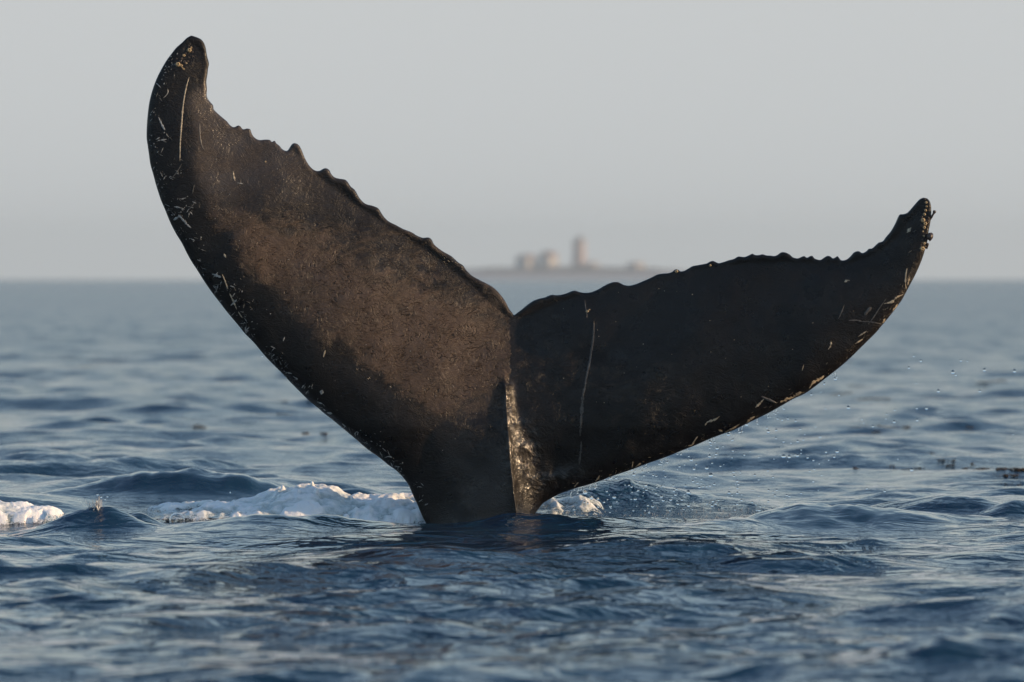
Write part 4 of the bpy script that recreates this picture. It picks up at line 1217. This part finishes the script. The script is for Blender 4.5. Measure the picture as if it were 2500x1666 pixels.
# ------------------------------------------------------------------ island with the lighthouse
DI = 5000.0
MI = DI / FPX          # metres per photo pixel at the island
def ix(px): return (px - 1250) * MI
def iz(py): return CAM_H - (py - HORIZON) * MI
M_ROCK = simple_mat('island_rock', (0.10, 0.085, 0.085), 0.9, 0.3, 0.08)
M_HAZE_BAND = simple_mat('island_haze_band', (0.30, 0.29, 0.31), 0.9, 0.15, 0.05)  # tone of the painted haze strip at the island's foot
M_WHITE = simple_mat('white_render', (0.44, 0.41, 0.39), 0.7, 0.08, 0.4)
M_TOWER = simple_mat('tower_paint', (0.40, 0.31, 0.29), 0.6, 0.08, 0.5)
M_ROOF = simple_mat('red_roof', (0.20, 0.07, 0.055), 0.7, 0.2, 1.0)
M_GLASS = simple_mat('dark_glass', (0.03, 0.035, 0.04), 0.1, 0.1, 1.0)
M_METAL = simple_mat('grey_metal', (0.18, 0.17, 0.17), 0.5, 0.1, 1.0)
ISLE_Y = DI
def island_h(x, y):
    """ground height of the island in metres"""
    px = x / MI + 1250
    top = np.interp(px, [1010, 1060, 1120, 1200, 1400, 1600, 1700, 1790, 1850], [-0.5, 3.0, 8.5, 10.2, 11.2, 9.6, 6.5, 2.8, -0.5])
    v = np.abs(y - ISLE_Y - 6) / 60.0
    e = 1 - smooth01((v - 0.25) / 0.75)
    return top * e - 0.6 + 0.5 * fbm(x / 9.0, y / 9.0, 3, 71) * e
def island():
    X, Y = np.meshgrid(np.linspace(ix(1000), ix(1860), 260), np.linspace(ISLE_Y - 56, ISLE_Y + 68, 60))
    Z = island_h(X, Y)
    idx = np.arange(X.size).reshape(X.shape)
    F = np.stack([idx[:-1, :-1], idx[:-1, 1:], idx[1:, 1:], idx[1:, :-1]], -1).reshape(-1, 4)
    k = NT('island_ground')
    tc = k.n('ShaderNodeTexCoord'); sp = k.n('ShaderNodeSeparateXYZ'); k.link(tc.outputs['Object'], sp.inputs[0])
    n = k.noise(tc.outputs['Object'], 0.15, 4)[0]
    f = k.ramp(k.math('ADD', sp.outputs['Z'], k.math('MULTIPLY', n, 1.5)), 5.0, 7.4)
    k.link(k.mix(f, (0.30, 0.29, 0.31), (0.085, 0.072, 0.070)), k.b.inputs['Base Color']); k.b.inputs['Roughness'].default_value = 0.9  # pale lower band is horizon haze and mirage painted onto the ground
    o = mesh_obj('island', np.stack([X, Y, Z], -1).reshape(-1, 3), F, k.m)
    tag(o, 'low rocky island on the horizon behind the flukes', kind='structure')
island()

def box_verts(x0, x1, y0, y1, z0, z1):
    vs = [(x, y, z) for x in (x0, x1) for y in (y0, y1) for z in (z0, z1)]
    fs = [(0, 1, 3, 2), (4, 6, 7, 5), (0, 4, 5, 1), (2, 3, 7, 6), (0, 2, 6, 4), (1, 5, 7, 3)]
    return vs, fs
def house(px0, px1, ytop, label, chim=True, storeys=2):
    """a house turned 45 degrees, so that one wall faces the sun and one does not"""
    x0, x1 = ix(px0), ix(px1)
    cx = (x0 + x1) / 2; g = float(island_h(np.array([cx]), np.array([ISLE_Y - 6.0]))[0]) - 0.5
    top = iz(ytop); a = (x1 - x0) / 2 / 1.38
    root = empty('keepers_house', (cx, ISLE_Y - 6, g)); root.rotation_euler = (0, 0, math.radians(45))
    tag(root, label, 'house')
    wall_h = (top - g) * 0.74
    vs, fs = box_verts(-a, a, -a, a, 0, wall_h)
    mesh_obj('wall', vs, fs, M_WHITE, root, False)
    e = a + 0.25; rh = (top - g) - wall_h
    vs = [(-e, -e, wall_h), (e, -e, wall_h), (e, e, wall_h), (-e, e, wall_h), (0, -e, wall_h + rh), (0, e, wall_h + rh)]
    fs = [(0, 1, 4), (2, 3, 5), (1, 2, 5, 4), (3, 0, 4, 5), (3, 2, 1, 0)]
    rf = mesh_obj('roof', vs, fs, M_ROOF, root, False)
    if chim:
        vs, fs = box_verts(-0.35, 0.35, 0.2 * a, 0.2 * a + 0.7, wall_h + rh * 0.6, wall_h + rh + 0.7)
        mesh_obj('chimney', vs, fs, M_ROCK, rf, False)
    for st in range(storeys):
        z = wall_h * (st + 0.35) / storeys
        for u in (-0.5, 0.5):
            vs, fs = box_verts(u * a - 0.42, u * a + 0.42, -a - 0.05, -a + 0.05, z, z + wall_h * 0.38 / storeys)
            mesh_obj('window', vs, fs, M_GLASS, root, False)
            vs, fs = box_verts(a - 0.05, a + 0.05, u * a - 0.42, u * a + 0.42, z, z + wall_h * 0.38 / storeys)
            mesh_obj('window', vs, fs, M_GLASS, root, False)
    vs, fs = box_verts(-0.45, 0.45, -a - 0.07, -a + 0.04, 0, min(2.1, wall_h * 0.5))
    mesh_obj('door', vs, fs, M_METAL, root, False)
house(1258, 1312, 622, 'left block of the keepers houses on the island')
house(1316, 1362, 614, 'taller keepers house between the left block and the lighthouse')
house(1431, 1462, 640, 'low lit shed just right of the lighthouse', False, 1)
house(1530, 1574, 641, 'long low shed at the right end of the island', False, 1)

def lighthouse():
    cx = ix(1414); g = float(island_h(np.array([cx]), np.array([ISLE_Y]))[0]) - 0.4
    root = empty('lighthouse', (cx, ISLE_Y, g))
    tag(root, 'tall pale red lighthouse tower rising from the island', 'lighthouse')
    r = 17 * MI
    def lathe(name, prof, mat, seg=24, par=root):
        vs, fs = [], []
        for (rr, z) in prof:
            for i in range(seg): t = 2 * math.pi * i / seg; vs.append((rr * math.cos(t), rr * math.sin(t), z))
        for j in range(len(prof) - 1):
            for i in range(seg): k = (i + 1) % seg; fs.append((j * seg + i, j * seg + k, (j + 1) * seg + k, (j + 1) * seg + i))
        fs.append(tuple(range(seg))[::-1]); fs.append(tuple((len(prof) - 1) * seg + i for i in range(seg)))
        return mesh_obj(name, vs, fs, mat, par, False)
    H = iz(588) - g
    lathe('tower', [(r * 1.05, 0), (r * 0.97, H * 0.5), (r * 0.92, H)], M_TOWER, 12)
    lathe('gallery', [(r * 1.12, H), (r * 1.12, H + 0.35)], M_METAL, 12)
    rl = lathe('railing', [(r * 1.08, H + 1.1), (r * 1.08, H + 1.18)], M_METAL, 12)
    ln = lathe('lantern_room', [(r * 0.42, H + 0.35), (r * 0.42, H + 2.4)], M_GLASS, 12)
    lathe('lantern_roof', [(r * 0.5, H + 2.4), (r * 0.3, H + 3.0), (0.12, H + 3.5)], M_ROOF, 12)
    lathe('mast', [(0.09, H + 3.5), (0.06, iz(556) - g)], M_METAL, 6)
    for j in range(4):
        a = math.radians(-90)
        y0 = -r * (1.03 - 0.03 * j)
        vs, fs = box_verts(-0.35, 0.35, y0 - 0.1, y0 + 0.3, H * (0.15 + 0.22 * j), H * (0.15 + 0.22 * j) + 1.1)
        mesh_obj('window', vs, fs, M_GLASS, root, False)
    vs, fs = box_verts(-0.5, 0.5, -r * 1.08, -r * 0.95, 0.2, 2.3)
    mesh_obj('door', vs, fs, M_METAL, root, False)
lighthouse()
